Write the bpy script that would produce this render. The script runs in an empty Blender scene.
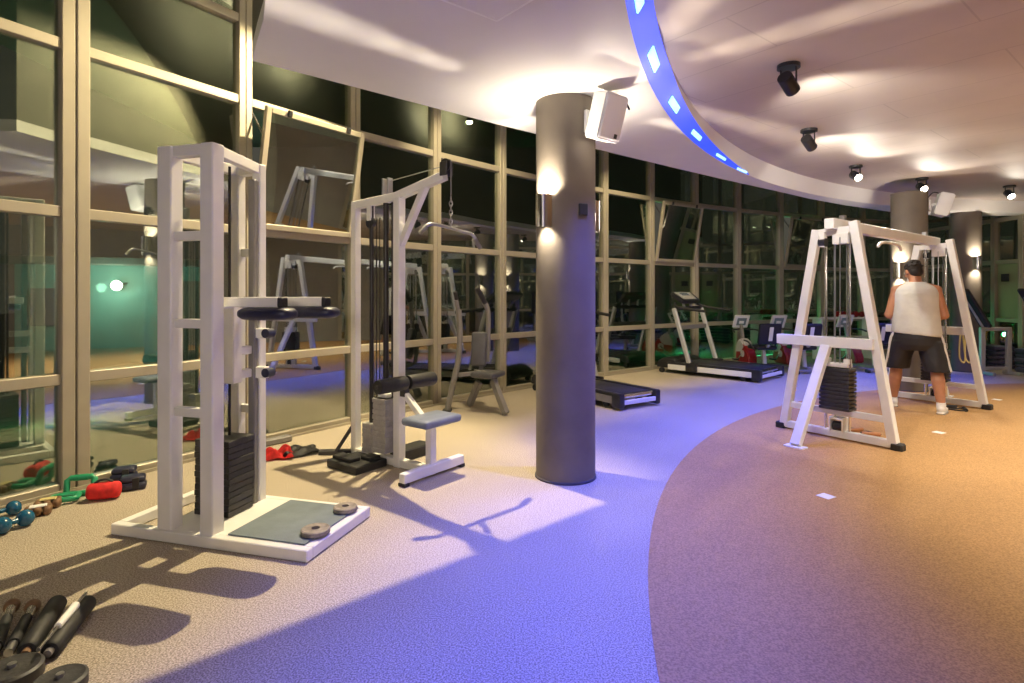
import bpy, bmesh, math, random
from mathutils import Vector, Matrix, Euler
random.seed(7)
PI = math.pi
scene = bpy.context.scene
COL = scene.collection
V = Vector
F, HZ, CX, EYE = 569.0, 294.0, 512.0, 1.34
CEIL = 2.75

def floor_pt(px, py, z=0.0):
    Y = F * (EYE - z) / (py - HZ)
    return V(((px - CX) * Y / F, Y, z))

def at(px, py, Y):
    return V(((px - CX) * Y / F, Y, EYE + (HZ - py) * Y / F))

# ------------------------------------------------------------------ materials
MATS = {}
def mat(name, col, rough=0.5, metal=0.0, emit=None, estr=0.0, spec=0.5, noise=None, bump=None, coat=0.0):
    m = bpy.data.materials.new(name); m.use_nodes = True
    nt = m.node_tree; b = nt.nodes['Principled BSDF']
    b.inputs['Base Color'].default_value = (*col, 1)
    b.inputs['Roughness'].default_value = rough
    b.inputs['Metallic'].default_value = metal
    b.inputs['Specular IOR Level'].default_value = spec
    b.inputs['Coat Weight'].default_value = coat
    if emit:
        b.inputs['Emission Color'].default_value = (*emit, 1)
        b.inputs['Emission Strength'].default_value = estr
    tc = nt.nodes.new('ShaderNodeTexCoord')
    if noise:
        scale, amt = noise
        n = nt.nodes.new('ShaderNodeTexNoise'); n.inputs['Scale'].default_value = scale
        n.inputs['Detail'].default_value = 4
        r = nt.nodes.new('ShaderNodeValToRGB')
        r.color_ramp.elements[0].position = 0.3; r.color_ramp.elements[1].position = 0.7
        r.color_ramp.elements[0].color = (*[max(0, c * (1 - amt)) for c in col], 1)
        r.color_ramp.elements[1].color = (*[min(1, c * (1 + amt)) for c in col], 1)
        nt.links.new(tc.outputs['Object'], n.inputs['Vector'])
        nt.links.new(n.outputs['Fac'], r.inputs['Fac'])
        nt.links.new(r.outputs['Color'], b.inputs['Base Color'])
    if bump:
        scale, st = bump
        n = nt.nodes.new('ShaderNodeTexNoise'); n.inputs['Scale'].default_value = scale
        n.inputs['Detail'].default_value = 3
        bp = nt.nodes.new('ShaderNodeBump'); bp.inputs['Strength'].default_value = st
        bp.inputs['Distance'].default_value = 0.01
        nt.links.new(tc.outputs['Object'], n.inputs['Vector'])
        nt.links.new(n.outputs['Fac'], bp.inputs['Height'])
        nt.links.new(bp.outputs['Normal'], b.inputs['Normal'])
    MATS[name] = m
    return m

mat('white_paint', (0.80, 0.79, 0.77), 0.35, noise=(6, 0.04))
mat('black_rubber', (0.018, 0.018, 0.02), 0.6, noise=(40, 0.25))
mat('black_iron', (0.035, 0.034, 0.036), 0.5, noise=(30, 0.25), bump=(60, 0.2))
mat('grey_plate', (0.36, 0.35, 0.35), 0.45, noise=(30, 0.12))
mat('black_plastic', (0.02, 0.02, 0.023), 0.35, noise=(20, 0.2))
mat('chrome', (0.75, 0.74, 0.72), 0.15, 1.0)
mat('steel_rod', (0.42, 0.42, 0.43), 0.3, 0.9)
mat('dark_rod', (0.035, 0.033, 0.035), 0.35, 0.4)
mat('bike_vinyl', (0.011, 0.012, 0.022), 0.45, noise=(15, 0.15))
mat('belt_black', (0.028, 0.028, 0.036), 0.5, noise=(30, 0.2))
mat('navy_vinyl', (0.018, 0.02, 0.05), 0.4, noise=(15, 0.15), bump=(200, 0.1))
mat('charcoal_vinyl', (0.085, 0.085, 0.10), 0.4, noise=(15, 0.1))
mat('slate_vinyl', (0.17, 0.20, 0.28), 0.4, noise=(15, 0.1), bump=(200, 0.1))
mat('mat_rubber', (0.15, 0.19, 0.22), 0.55, noise=(8, 0.15), bump=(250, 0.25))
mat('grey_paint', (0.20, 0.19, 0.185), 0.45, noise=(10, 0.08))
mat('silver_paint', (0.50, 0.50, 0.50), 0.35, 0.3)
mat('light_panel', (0.72, 0.72, 0.70), 0.4)
mat('column_plaster', (0.17, 0.145, 0.115), 0.75, noise=(3, 0.12), bump=(25, 0.12))
mat('frame_alu', (0.40, 0.36, 0.28), 0.45, 0.25, noise=(4, 0.05))
mat('speaker_white', (0.80, 0.82, 0.82), 0.45)
mat('red_paint', (0.22, 0.010, 0.012), 0.35)
mat('red_cloth', (0.62, 0.02, 0.02), 0.8, noise=(25, 0.25))
mat('blue_vinyl', (0.012, 0.10, 0.20), 0.25, coat=0.3)
mat('green_vinyl', (0.02, 0.30, 0.14), 0.35)
mat('brown_leather', (0.20, 0.11, 0.055), 0.6, noise=(30, 0.35))
mat('wood', (0.42, 0.17, 0.06), 0.5, noise=(12, 0.3))
mat('straw_rope', (0.55, 0.46, 0.20), 0.8)
mat('paper', (0.86, 0.86, 0.84), 0.6)
mat('skin', (0.46, 0.21, 0.115), 0.5, noise=(12, 0.08))
mat('hair', (0.018, 0.012, 0.009), 0.6, bump=(120, 0.6))
mat('tank_fabric', (0.62, 0.61, 0.57), 0.85, noise=(9, 0.06), bump=(14, 0.55))
mat('shorts_fabric', (0.016, 0.014, 0.017), 0.6, noise=(9, 0.2), bump=(12, 0.6))
mat('white_fabric', (0.78, 0.76, 0.72), 0.8)
mat('screen_glow', (0.05, 0.06, 0.07), 0.25, emit=(0.5, 0.6, 0.6), estr=0.08)
mat('eye_white', (0.7, 0.7, 0.68), 0.3)
mat('lamp_glass', (1, 0.95, 0.85), 0.3, emit=(1, 0.90, 0.70), estr=45)
mat('lamp_glass_soft', (1, 0.95, 0.85), 0.3, emit=(1, 0.88, 0.66), estr=14)
mat('led_blue', (0.03, 0.06, 0.5), 0.4, emit=(0.02, 0.07, 1.0), estr=1.1)
mat('led_lens', (0.6, 0.8, 1.0), 0.4, emit=(0.25, 0.62, 1.0), estr=2.0)
mat('slab_white', (0.74, 0.73, 0.72), 0.7, noise=(2, 0.03))
mat('soffit_olive', (0.10, 0.098, 0.068), 0.8, noise=(2, 0.06))
mat('upper_white', (0.55, 0.52, 0.44), 0.8, noise=(2, 0.05))
mat('wall_dark', (0.30, 0.28, 0.25), 0.8, noise=(2, 0.08))
mat('dark_ring', (0.05, 0.045, 0.06), 0.7)  # dark ring around the column foot
mat('panel_green', (0.32, 0.37, 0.20), 0.45, noise=(3, 0.08))  # opaque pale green pane in the right wall
mat('plaque', (0.03, 0.035, 0.03), 0.4)
mat('asphalt', (0.06, 0.065, 0.06), 0.8, noise=(2, 0.25))
mat('lawn', (0.06, 0.16, 0.03), 0.9, noise=(8, 0.5))
mat('teal_lit_wall', (0.25, 0.52, 0.47), 0.8, noise=(1.5, 0.12))  # teal light put into the wall colour
mat('leaf', (0.06, 0.20, 0.07), 0.6, noise=(6, 0.5))
mat('bark', (0.10, 0.07, 0.045), 0.9, noise=(20, 0.4))
mat('garden_white', (0.62, 0.66, 0.60), 0.5)
mat('green_lamp', (0.1, 0.9, 0.4), 0.4, emit=(0.05, 1.0, 0.35), estr=5)

# floor carpet
def floor_material(name, a, b, scale, big):
    m = bpy.data.materials.new(name); m.use_nodes = True
    nt = m.node_tree; p = nt.nodes['Principled BSDF']; p.inputs['Roughness'].default_value = 0.75
    p.inputs['Specular IOR Level'].default_value = 0.25
    tc = nt.nodes.new('ShaderNodeTexCoord')
    n1 = nt.nodes.new('ShaderNodeTexNoise'); n1.inputs['Scale'].default_value = scale; n1.inputs['Detail'].default_value = 2
    n2 = nt.nodes.new('ShaderNodeTexNoise'); n2.inputs['Scale'].default_value = 1.3; n2.inputs['Detail'].default_value = 5
    r = nt.nodes.new('ShaderNodeValToRGB')
    r.color_ramp.elements[0].position = 0.38; r.color_ramp.elements[1].position = 0.62
    r.color_ramp.elements[0].color = (*a, 1); r.color_ramp.elements[1].color = (*b, 1)
    r2 = nt.nodes.new('ShaderNodeValToRGB')
    r2.color_ramp.elements[0].position = 0.3; r2.color_ramp.elements[1].position = 0.7
    r2.color_ramp.elements[0].color = (1 - big, 1 - big, 1 - big, 1); r2.color_ramp.elements[1].color = (1, 1, 1, 1)
    mx = nt.nodes.new('ShaderNodeMix'); mx.data_type = 'RGBA'; mx.blend_type = 'MULTIPLY'; mx.inputs['Factor'].default_value = 1
    bp = nt.nodes.new('ShaderNodeBump'); bp.inputs['Strength'].default_value = 0.25; bp.inputs['Distance'].default_value = 0.003
    L = nt.links.new
    L(tc.outputs['Object'], n1.inputs['Vector']); L(tc.outputs['Object'], n2.inputs['Vector'])
    L(n1.outputs['Fac'], r.inputs['Fac']); L(n2.outputs['Fac'], r2.inputs['Fac'])
    L(r.outputs['Color'], mx.inputs['A']); L(r2.outputs['Color'], mx.inputs['B'])
    L(mx.outputs['Result'], p.inputs['Base Color'])
    L(n1.outputs['Fac'], bp.inputs['Height']); L(bp.outputs['Normal'], p.inputs['Normal'])
    MATS[name] = m
floor_material('carpet_beige', (0.24, 0.20, 0.15), (0.60, 0.52, 0.41), 150, 0.10)
floor_material('carpet_orange', (0.37, 0.205, 0.08), (0.56, 0.325, 0.13), 130, 0.10)

# inner ceiling boards: thin joints
def ceiling_boards():
    m = bpy.data.materials.new('ceiling_boards'); m.use_nodes = True
    nt = m.node_tree; p = nt.nodes['Principled BSDF']; p.inputs['Roughness'].default_value = 0.7
    tc = nt.nodes.new('ShaderNodeTexCoord')
    mp = nt.nodes.new('ShaderNodeMapping'); mp.inputs['Rotation'].default_value = (0, 0, 0.9)
    br = nt.nodes.new('ShaderNodeTexBrick')
    br.inputs['Color1'].default_value = (0.57, 0.50, 0.455, 1); br.inputs['Color2'].default_value = (0.58, 0.51, 0.465, 1)
    br.inputs['Mortar'].default_value = (0.48, 0.42, 0.385, 1)
    br.inputs['Scale'].default_value = 1.0; br.inputs['Mortar Size'].default_value = 0.006
    br.inputs['Brick Width'].default_value = 1.8; br.inputs['Row Height'].default_value = 0.6
    n = nt.nodes.new('ShaderNodeTexNoise'); n.inputs['Scale'].default_value = 2.0; n.inputs['Detail'].default_value = 6
    mx = nt.nodes.new('ShaderNodeMix'); mx.data_type = 'RGBA'; mx.blend_type = 'MULTIPLY'; mx.inputs['Factor'].default_value = 0.25
    L = nt.links.new
    L(tc.outputs['Object'], mp.inputs['Vector']); L(mp.outputs['Vector'], br.inputs['Vector'])
    L(mp.outputs['Vector'], n.inputs['Vector'])
    L(br.outputs['Color'], mx.inputs['A']); L(n.outputs['Fac'], mx.inputs['B'])
    L(mx.outputs['Result'], p.inputs['Base Color'])
    MATS['ceiling_boards'] = m
ceiling_boards()

# tinted glass, seen at night: part mirror, part clear
def glass():
    m = bpy.data.materials.new('tinted_glass'); m.use_nodes = True
    nt = m.node_tree; nt.nodes.clear()
    out = nt.nodes.new('ShaderNodeOutputMaterial')
    tr = nt.nodes.new('ShaderNodeBsdfTransparent'); tr.inputs['Color'].default_value = (0.80, 0.86, 0.80, 1)
    gl = nt.nodes.new('ShaderNodeBsdfGlossy'); gl.inputs['Roughness'].default_value = 0.012
    gl.inputs['Color'].default_value = (0.86, 0.90, 0.84, 1)
    fr = nt.nodes.new('ShaderNodeFresnel'); fr.inputs['IOR'].default_value = 1.9
    mr = nt.nodes.new('ShaderNodeMapRange')
    mr.inputs['From Min'].default_value = 0.0; mr.inputs['From Max'].default_value = 1.0
    mr.inputs['To Min'].default_value = 0.27; mr.inputs['To Max'].default_value = 0.95
    mix = nt.nodes.new('ShaderNodeMixShader')
    L = nt.links.new
    L(fr.outputs['Fac'], mr.inputs['Value']); L(mr.outputs['Result'], mix.inputs['Fac'])
    L(tr.outputs['BSDF'], mix.inputs[1]); L(gl.outputs['BSDF'], mix.inputs[2])
    L(mix.outputs['Shader'], out.inputs['Surface'])
    MATS['tinted_glass'] = m
glass()

# ------------------------------------------------------------------ mesh builder
class MB:
    def __init__(s):
        s.bm = bmesh.new()
    def _xf(s, verts, M):
        for v in verts: v.co = M @ v.co
    def box(s, c, size, rot=None, bev=0.0, seg=1):
        M = Matrix.Translation(V(c))
        if rot is not None:
            M = M @ (rot.to_4x4() if isinstance(rot, Matrix) else Euler(rot).to_matrix().to_4x4())
        r = bmesh.ops.create_cube(s.bm, size=1.0)
        vs = r['verts']
        for v in vs: v.co = V((v.co.x * size[0], v.co.y * size[1], v.co.z * size[2]))
        if bev > 0:
            es = list({e for v in vs for e in v.link_edges})
            rb = bmesh.ops.bevel(s.bm, geom=es, offset=min(bev, min(size) * 0.49), segments=seg, affect='EDGES', profile=0.5)
            vs = list({v for f in rb['faces'] for v in f.verts} | {v for v in vs if v.is_valid})
        s._xf(vs, M)
        return s
    def bar(s, p0, p1, w, h=None, up=(0, 0, 1), bev=0.004):
        h = h or w
        p0 = V(p0); p1 = V(p1); d = p1 - p0; L = d.length; d.normalize()
        up = V(up)
        if abs(d.dot(up)) > 0.98: up = V((0, 1, 0))
        side = d.cross(up).normalized(); u = side.cross(d).normalized()
        R = Matrix((side, d, u)).transposed()
        return s.box((p0 + p1) / 2, (w, L, h), R, bev)
    def cyl(s, p0, p1, r0, r1=None, seg=20):
        r1 = r0 if r1 is None else r1
        p0 = V(p0); p1 = V(p1); d = p1 - p0
        q = V((0, 0, 1)).rotation_difference(d.normalized())
        M = Matrix.Translation((p0 + p1) / 2) @ q.to_matrix().to_4x4()
        r = bmesh.ops.create_cone(s.bm, cap_ends=True, segments=seg, radius1=r0, radius2=r1, depth=d.length)
        s._xf(r['verts'], M)
        return s
    def ell(s, c, rad, rot=None, seg=20, rings=12):
        r = bmesh.ops.create_uvsphere(s.bm, u_segments=seg, v_segments=rings, radius=1.0)
        for v in r['verts']: v.co = V((v.co.x * rad[0], v.co.y * rad[1], v.co.z * rad[2]))
        M = Matrix.Translation(V(c))
        if rot is not None:
            M = M @ (rot.to_4x4() if isinstance(rot, Matrix) else Euler(rot).to_matrix().to_4x4())
        s._xf(r['verts'], M)
        return s
    def ring_loft(s, rings, closed=True, cap=True):
        rows = [[s.bm.verts.new(p) for p in ring] for ring in rings]
        n = len(rows[0])
        for a, b in zip(rows, rows[1:]):
            for i in range(n if closed else n - 1):
                j = (i + 1) % n
                s.bm.faces.new((a[i], a[j], b[j], b[i]))
        if cap and closed:
            s.bm.faces.new(list(reversed(rows[0]))); s.bm.faces.new(rows[-1])
        return s
    def tube(s, pts, r, seg=10, cyclic=False):
        pts = [V(p) for p in pts]
        n = len(pts); rings = []
        ref = None
        for i, p in enumerate(pts):
            a = pts[i - 1] if (i > 0 or cyclic) else p
            b = pts[(i + 1) % n] if (i < n - 1 or cyclic) else p
            t = (b - a).normalized()
            if ref is None:
                ref = t.orthogonal().normalized()
            ref = (ref - t * ref.dot(t)).normalized()
            w = t.cross(ref)
            rr = r[i] if isinstance(r, (list, tuple)) else r
            rings.append([p + (ref * math.cos(2 * PI * k / seg) + w * math.sin(2 * PI * k / seg)) * rr for k in range(seg)])
        if cyclic:
            rows = [[s.bm.verts.new(q) for q in ring] for ring in rings]
            for i in range(n):
                A = rows[i]; B = rows[(i + 1) % n]
                for k in range(seg):
                    s.bm.faces.new((A[k], A[(k + 1) % seg], B[(k + 1) % seg], B[k]))
            return s
        return s.ring_loft(rings)
    def lathe(s, prof, M=None, seg=28):
        M = M or Matrix.Identity(4)
        rows = []
        for (r, z) in prof:
            if r < 1e-6: rows.append([s.bm.verts.new(M @ V((0, 0, z)))])
            else: rows.append([s.bm.verts.new(M @ V((r * math.cos(2 * PI * k / seg), r * math.sin(2 * PI * k / seg), z))) for k in range(seg)])
        for a, b in zip(rows, rows[1:]):
            for k in range(seg):
                j = (k + 1) % seg
                if len(a) == 1 and len(b) == 1: continue
                if len(a) == 1: s.bm.faces.new((a[0], b[k], b[j]))
                elif len(b) == 1: s.bm.faces.new((a[k], a[j], b[0]))
                else: s.bm.faces.new((a[k], a[j], b[j], b[k]))
        return s
    def prism(s, poly, z0, z1, M=None):
        M = M or Matrix.Identity(4)
        a = [s.bm.verts.new(M @ V((x, y, z0))) for x, y in poly]
        b = [s.bm.verts.new(M @ V((x, y, z1))) for x, y in poly]
        n = len(poly)
        s.bm.faces.new(list(reversed(a))); s.bm.faces.new(b)
        for i in range(n):
            j = (i + 1) % n
            s.bm.faces.new((a[i], a[j], b[j], b[i]))
        return s
    def mesh(s, name, m, angle=35, recalc=True):
        bm = s.bm
        if recalc: bmesh.ops.recalc_face_normals(bm, faces=bm.faces)
        lim = math.radians(angle)
        for f in bm.faces: f.smooth = True
        for e in bm.edges:
            if len(e.link_faces) == 2:
                e.smooth = e.calc_face_angle(0) < lim
        me = bpy.data.meshes.new(name); bm.to_mesh(me); bm.free()
        me.materials.append(MATS[m])
        return me
    def build(s, name, m, parent=None, loc=None, angle=35):
        o = bpy.data.objects.new(name, s.mesh(name, m, angle)); COL.objects.link(o)
        if parent is not None: o.parent = parent
        if loc is not None: o.location = loc
        return o

def remeshed(mb, name, m, voxel, parent=None, smooth=4, ground=None):
    """union of overlapping solids as one continuous smooth skin"""
    o = mb.build(name + '_tmp', m)
    md = o.modifiers.new('r', 'REMESH'); md.mode = 'VOXEL'; md.voxel_size = voxel; md.use_smooth_shade = True
    sm = o.modifiers.new('s', 'SMOOTH'); sm.iterations = smooth; sm.factor = 0.5
    dg = bpy.context.evaluated_depsgraph_get()
    me = bpy.data.meshes.new_from_object(o.evaluated_get(dg))
    me.name = name
    bpy.data.objects.remove(o)
    if not me.materials: me.materials.append(MATS[m])
    for p in me.polygons: p.use_smooth = True
    r = bpy.data.objects.new(name, me); COL.objects.link(r)
    if parent is not None: r.parent = parent
    return r

def thing(name, label, cat, loc=(0, 0, 0), rz=0.0, group=None):
    o = bpy.data.objects.new(name, None); COL.objects.link(o)
    o.empty_display_size = 0.1
    o.location = loc; o.rotation_euler = (0, 0, rz)
    o['label'] = label; o['category'] = cat
    if group: o['group'] = group
    return o
def tag(o, label, cat, group=None, kind=None):
    o['label'] = label; o['category'] = cat
    if group: o['group'] = group
    if kind: o['kind'] = kind
    return o
def struct(o):
    o['kind'] = 'structure'
    return o
def dup(root, loc, rz=None, label=None):
    r = root.copy(); COL.objects.link(r); r.location = loc
    if rz is not None: r.rotation_euler = (0, 0, rz)
    if label: r['label'] = label
    for ch in list(root.children):
        c = ch.copy(); COL.objects.link(c); c.parent = r
        for g in list(ch.children):
            d = g.copy(); COL.objects.link(d); d.parent = c
    return r
def light(name, kind, loc, power, col, size=0.05, target=None, angle=None, blend=0.5):
    d = bpy.data.lights.new(name, kind); d.energy = power; d.color = col
    if kind in ('POINT', 'SPOT'): d.shadow_soft_size = size
    if kind == 'SPOT':
        d.spot_size = math.radians(angle); d.spot_blend = blend
    if kind == 'AREA': d.size = size
    o = bpy.data.objects.new(name, d); COL.objects.link(o); o.location = loc
    if target is not None:
        o.rotation_euler = (V(target) - V(loc)).to_track_quat('-Z', 'Y').to_euler()
    return o
def bez(pts, n=8):
    """smooth polyline through points (Catmull-Rom)"""
    pts = [V(p) for p in pts]; out = []
    for i in range(len(pts) - 1):
        p0 = pts[max(i - 1, 0)]; p1 = pts[i]; p2 = pts[i + 1]; p3 = pts[min(i + 2, len(pts) - 1)]
        for k in range(n):
            t = k / n
            out.append(0.5 * ((2 * p1) + (p2 - p0) * t + (2 * p0 - 5 * p1 + 4 * p2 - p3) * t * t + (3 * p1 - p0 - 3 * p2 + p3) * t ** 3))
    out.append(pts[-1])
    return out
# ------------------------------------------------------------------ camera / world
cam = bpy.data.cameras.new('camera'); cam.sensor_width = 36.0; cam.lens = F * 36.0 / 1024.0
cam.shift_y = -(341.5 - HZ) / 1024.0; cam.clip_start = 0.05
co = bpy.data.objects.new('camera', cam); COL.objects.link(co)
co.location = (0, 0, EYE); co.rotation_euler = (PI / 2, 0, 0); scene.camera = co
w = bpy.data.worlds.new('night'); scene.world = w; w.use_nodes = True
w.node_tree.nodes['Background'].inputs['Color'].default_value = (0.068, 0.064, 0.050, 1)
w.node_tree.nodes['Background'].inputs['Strength'].default_value = 1.0
vs = scene.view_settings; vs.view_transform = 'Standard'; vs.look = 'None'; vs.gamma = 1; vs.use_curve_mapping = False
vs.exposure = 0.0

# ------------------------------------------------------------------ room shell
IC = V((10.1, 0, 0)); IR = 9.86                  # centre and radius of the round carpet / raised ceiling
FC = V((15.0, -6.5, 0)); FR = 20.85              # glass wall circle
WX = 9.1                                         # right wall
ZR = [0.03, 0.76, 1.90, 3.04, 3.75]              # facade rails
def on_facade(px):
    k = (px - CX) / F                            # ray X = k*Y
    a = k * k + 1; b = -2 * (FC.x * k + FC.y); c = FC.x ** 2 + FC.y ** 2 - FR ** 2
    Y = (-b + math.sqrt(b * b - 4 * a * c)) / (2 * a)
    return V((k * Y, Y, 0))
def fac_ang(p): return math.atan2(p.y - FC.y, p.x - FC.x)
mpts = [on_facade(x) for x in (73, 243, 353, 435, 501, 551, 604, 650.5, 694.7, 737.5, 780, 821)]
step = 1.28 / FR
a = fac_ang(mpts[-1])
while True:
    a -= step
    p = FC + V((math.cos(a), math.sin(a), 0)) * FR
    if p.x > WX - 0.25: break
    mpts.append(p)
ycor = FC.y + math.sqrt(FR ** 2 - (WX - FC.x) ** 2)
mpts.append(V((WX, ycor, 0)))
pre = []
a = fac_ang(mpts[0]) + 1.05 / FR
while len(pre) < 9:
    p = FC + V((math.cos(a), math.sin(a), 0)) * FR
    if p.y < -5: break
    pre.append(p); a += 1.25 / FR
mpts = list(reversed(pre)) + mpts
NPRE = len(pre)
BACKY = mpts[0].y

# floor: carpet plus round inset
fl = MB().prism([(-7.5, -6.5), (WX + 0.1, -6.5), (WX + 0.1, 14.2), (-7.5, 14.2)], -0.2, 0.0).build('floor', 'carpet_beige')
struct(fl)
GC, GR = V((8.0, 0.95, 0)), 7.56
arc = [(GC.x + GR * math.cos(t), GC.y + GR * math.sin(t)) for t in [math.radians(78 + i * 1.4) for i in range(0, 125)] ]
arc = [p for p in arc if p[0] < WX - 0.02 and p[1] > -6.3]
poly = arc + [(WX - 0.03, arc[-1][1]), (WX - 0.03, arc[0][1])]
struct(MB().prism(poly, 0.0, 0.004).build('floor_inset', 'carpet_orange'))

# slab edge seen from below, as (x, y)
EDGE = [(WX, 10.25), (8.0, 10.4), (6.6, 9.82), (5.3, 9.05), (4.4, 8.42), (3.6, 7.78), (2.7, 7.08), (1.8, 6.35), (0.9, 5.60), (0.4, 5.17), (-0.1, 4.75), (-0.59, 4.31), (-1.08, 3.87), (-1.57, 3.44),
        (-1.42, 3.17), (-1.28, 2.93), (-1.17, 2.70), (-1.09, 2.40), (-1.06, 2.0), (-1.1, 1.5), (-1.2, 1.0), (-1.5, 0.2), (-2.0, -1.0), (-2.6, -2.5), (-3.0, -5.2)]
inner = []
th0 = math.atan2(math.sqrt(IR ** 2 - (WX - IC.x) ** 2), WX - IC.x)
SR, TR_ = 9.94, 9.83
inner = [(IC.x + SR * math.cos(t), IC.y + SR * math.sin(t)) for t in [th0 + (math.radians(211) - th0) * i / 100 for i in range(101)]]
def strip_mesh(name, m, z0, z1):
    """flat slab between the outer edge and the round opening"""
    mb = MB(); bm = mb.bm
    # resample outer edge by length to 101 points
    P = [V((x, y, 0)) for x, y in EDGE]
    cum = [0]
    for q, r in zip(P, P[1:]): cum.append(cum[-1] + (r - q).length)
    # keep the original vertices: triangulate with ngon
    poly = EDGE + list(reversed(inner))
    mb.prism(poly, z0, z1)
    return mb.build(name, m)
struct(strip_mesh('ceiling_slab', 'slab_white', CEIL, CEIL + 0.10))
# fascia above the slab edge (double height gap in front of the glass)
mb = MB()
Pf = [V((x, y, 0)) for x, y in EDGE[1:]]
rings = []
for i, p in enumerate(Pf):
    q = Pf[max(i - 1, 0)]; r = Pf[min(i + 1, len(Pf) - 1)]
    t = (r - q).normalized(); n = V((t.y, -t.x, 0))      # outward is right of travel? fixed by thickness only
    ins = p - V((t.y, -t.x, 0)) * 0.0
    rings.append([V((p.x, p.y, CEIL + 0.10)), V((p.x, p.y, 5.0)), V((p.x, p.y, 5.0)) + (IC - p).normalized() * 0.08, V((p.x, p.y, CEIL + 0.10)) + (IC - p).normalized() * 0.08])
mb.ring_loft(rings)
struct(mb.build('trim_1', 'soffit_olive'))
# upper soffit above the gap
struct(MB().prism([(-7.5, -6.5), (WX + 0.1, -6.5), (WX + 0.1, 14.2), (-7.5, 14.2)], 5.0, 5.1).build('ceiling_upper', 'upper_white'))
# raised inner ceiling
INNER_Z = 2.93
poly = [(IC.x + (TR_ + 0.01) * math.cos(t), IC.y + (TR_ + 0.01) * math.sin(t)) for t in [th0 + (math.radians(211) - th0) * i / 80 for i in range(81)]]
poly = [p for p in poly if p[0] < WX - 0.01] + [(WX, -5.2), (WX, 10.0)]
struct(MB().prism(poly, INNER_Z, INNER_Z + 0.06).build('ceiling', 'ceiling_boards'))
# lit riser between the two ceilings
def lit_top(t):
    """height of the top of the lit band; it thins out towards its far end"""
    u = (math.degrees(t) - 136.5) / (156.0 - 136.5)
    return CEIL + (INNER_Z - CEIL) * max(0.0, min(1.0, u)) ** 0.8
def riser(name, m, angs, zlo, zhi):
    mb = MB(); rings = []
    rad = lambda z: SR + (TR_ - SR) * (z - CEIL) / (INNER_Z - CEIL)
    for t in angs:
        d = V((math.cos(t), math.sin(t), 0)); z0, z1 = zlo(t), zhi(t)
        P = lambda r, z: V((IC.x + d.x * r, IC.y + d.y * r, z))
        rings.append([P(rad(z0) + 0.012, z0), P(rad(z1) + 0.012, z1), P(rad(z1), z1), P(rad(z0), z0)])
    mb.ring_loft(rings)
    return struct(mb.build(name, m))
rr_ = lambda a0, a1, n: [A0_ + (A1_ - A0_) * i / n for A0_, A1_ in ((math.radians(a0), math.radians(a1)),) for i in range(n + 1)]
riser('trim_2', 'led_blue', rr_(137.2, 211, 110), lambda t: CEIL + 0.003, lit_top)
riser('trim_3', 'slab_white', rr_(137.2, 155.5, 40), lambda t: lit_top(t) + 0.001, lambda t: INNER_Z)
riser('trim_4', 'slab_white', rr_(math.degrees(th0), 137.2, 50), lambda t: CEIL + 0.003, lambda t: INNER_Z)

# access hatch outline on the slab
c0 = V((-0.077, 2.93, CEIL)); e1 = V((-0.243, -0.2, 0)).normalized() * 0.6; e2 = V((0.54, -0.84, 0)).normalized() * 0.6
e2 = V((-e1.y, e1.x, 0)); 
if e2.y > 0: e2 = -e2
mb = MB()
cs = [c0, c0 + e1, c0 + e1 + e2, c0 + e2]
for i in range(4):
    mb.bar(cs[i] + V((0, 0, -0.003)), cs[(i + 1) % 4] + V((0, 0, -0.003)), 0.012, 0.006, bev=0)
o = thing('ceiling_hatch', 'square access hatch outlined on the pale ceiling near the camera', 'hatch', c0 + (e1 + e2) / 2)
mb.bm.verts.ensure_lookup_table()
for v in mb.bm.verts: v.co -= o.location
mb.build('hatch_frame', 'paper', o)
MB().prism([tuple((c - o.location).xy) for c in cs], -0.004, -0.001).build('hatch_panel', 'slab_white', o)

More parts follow.
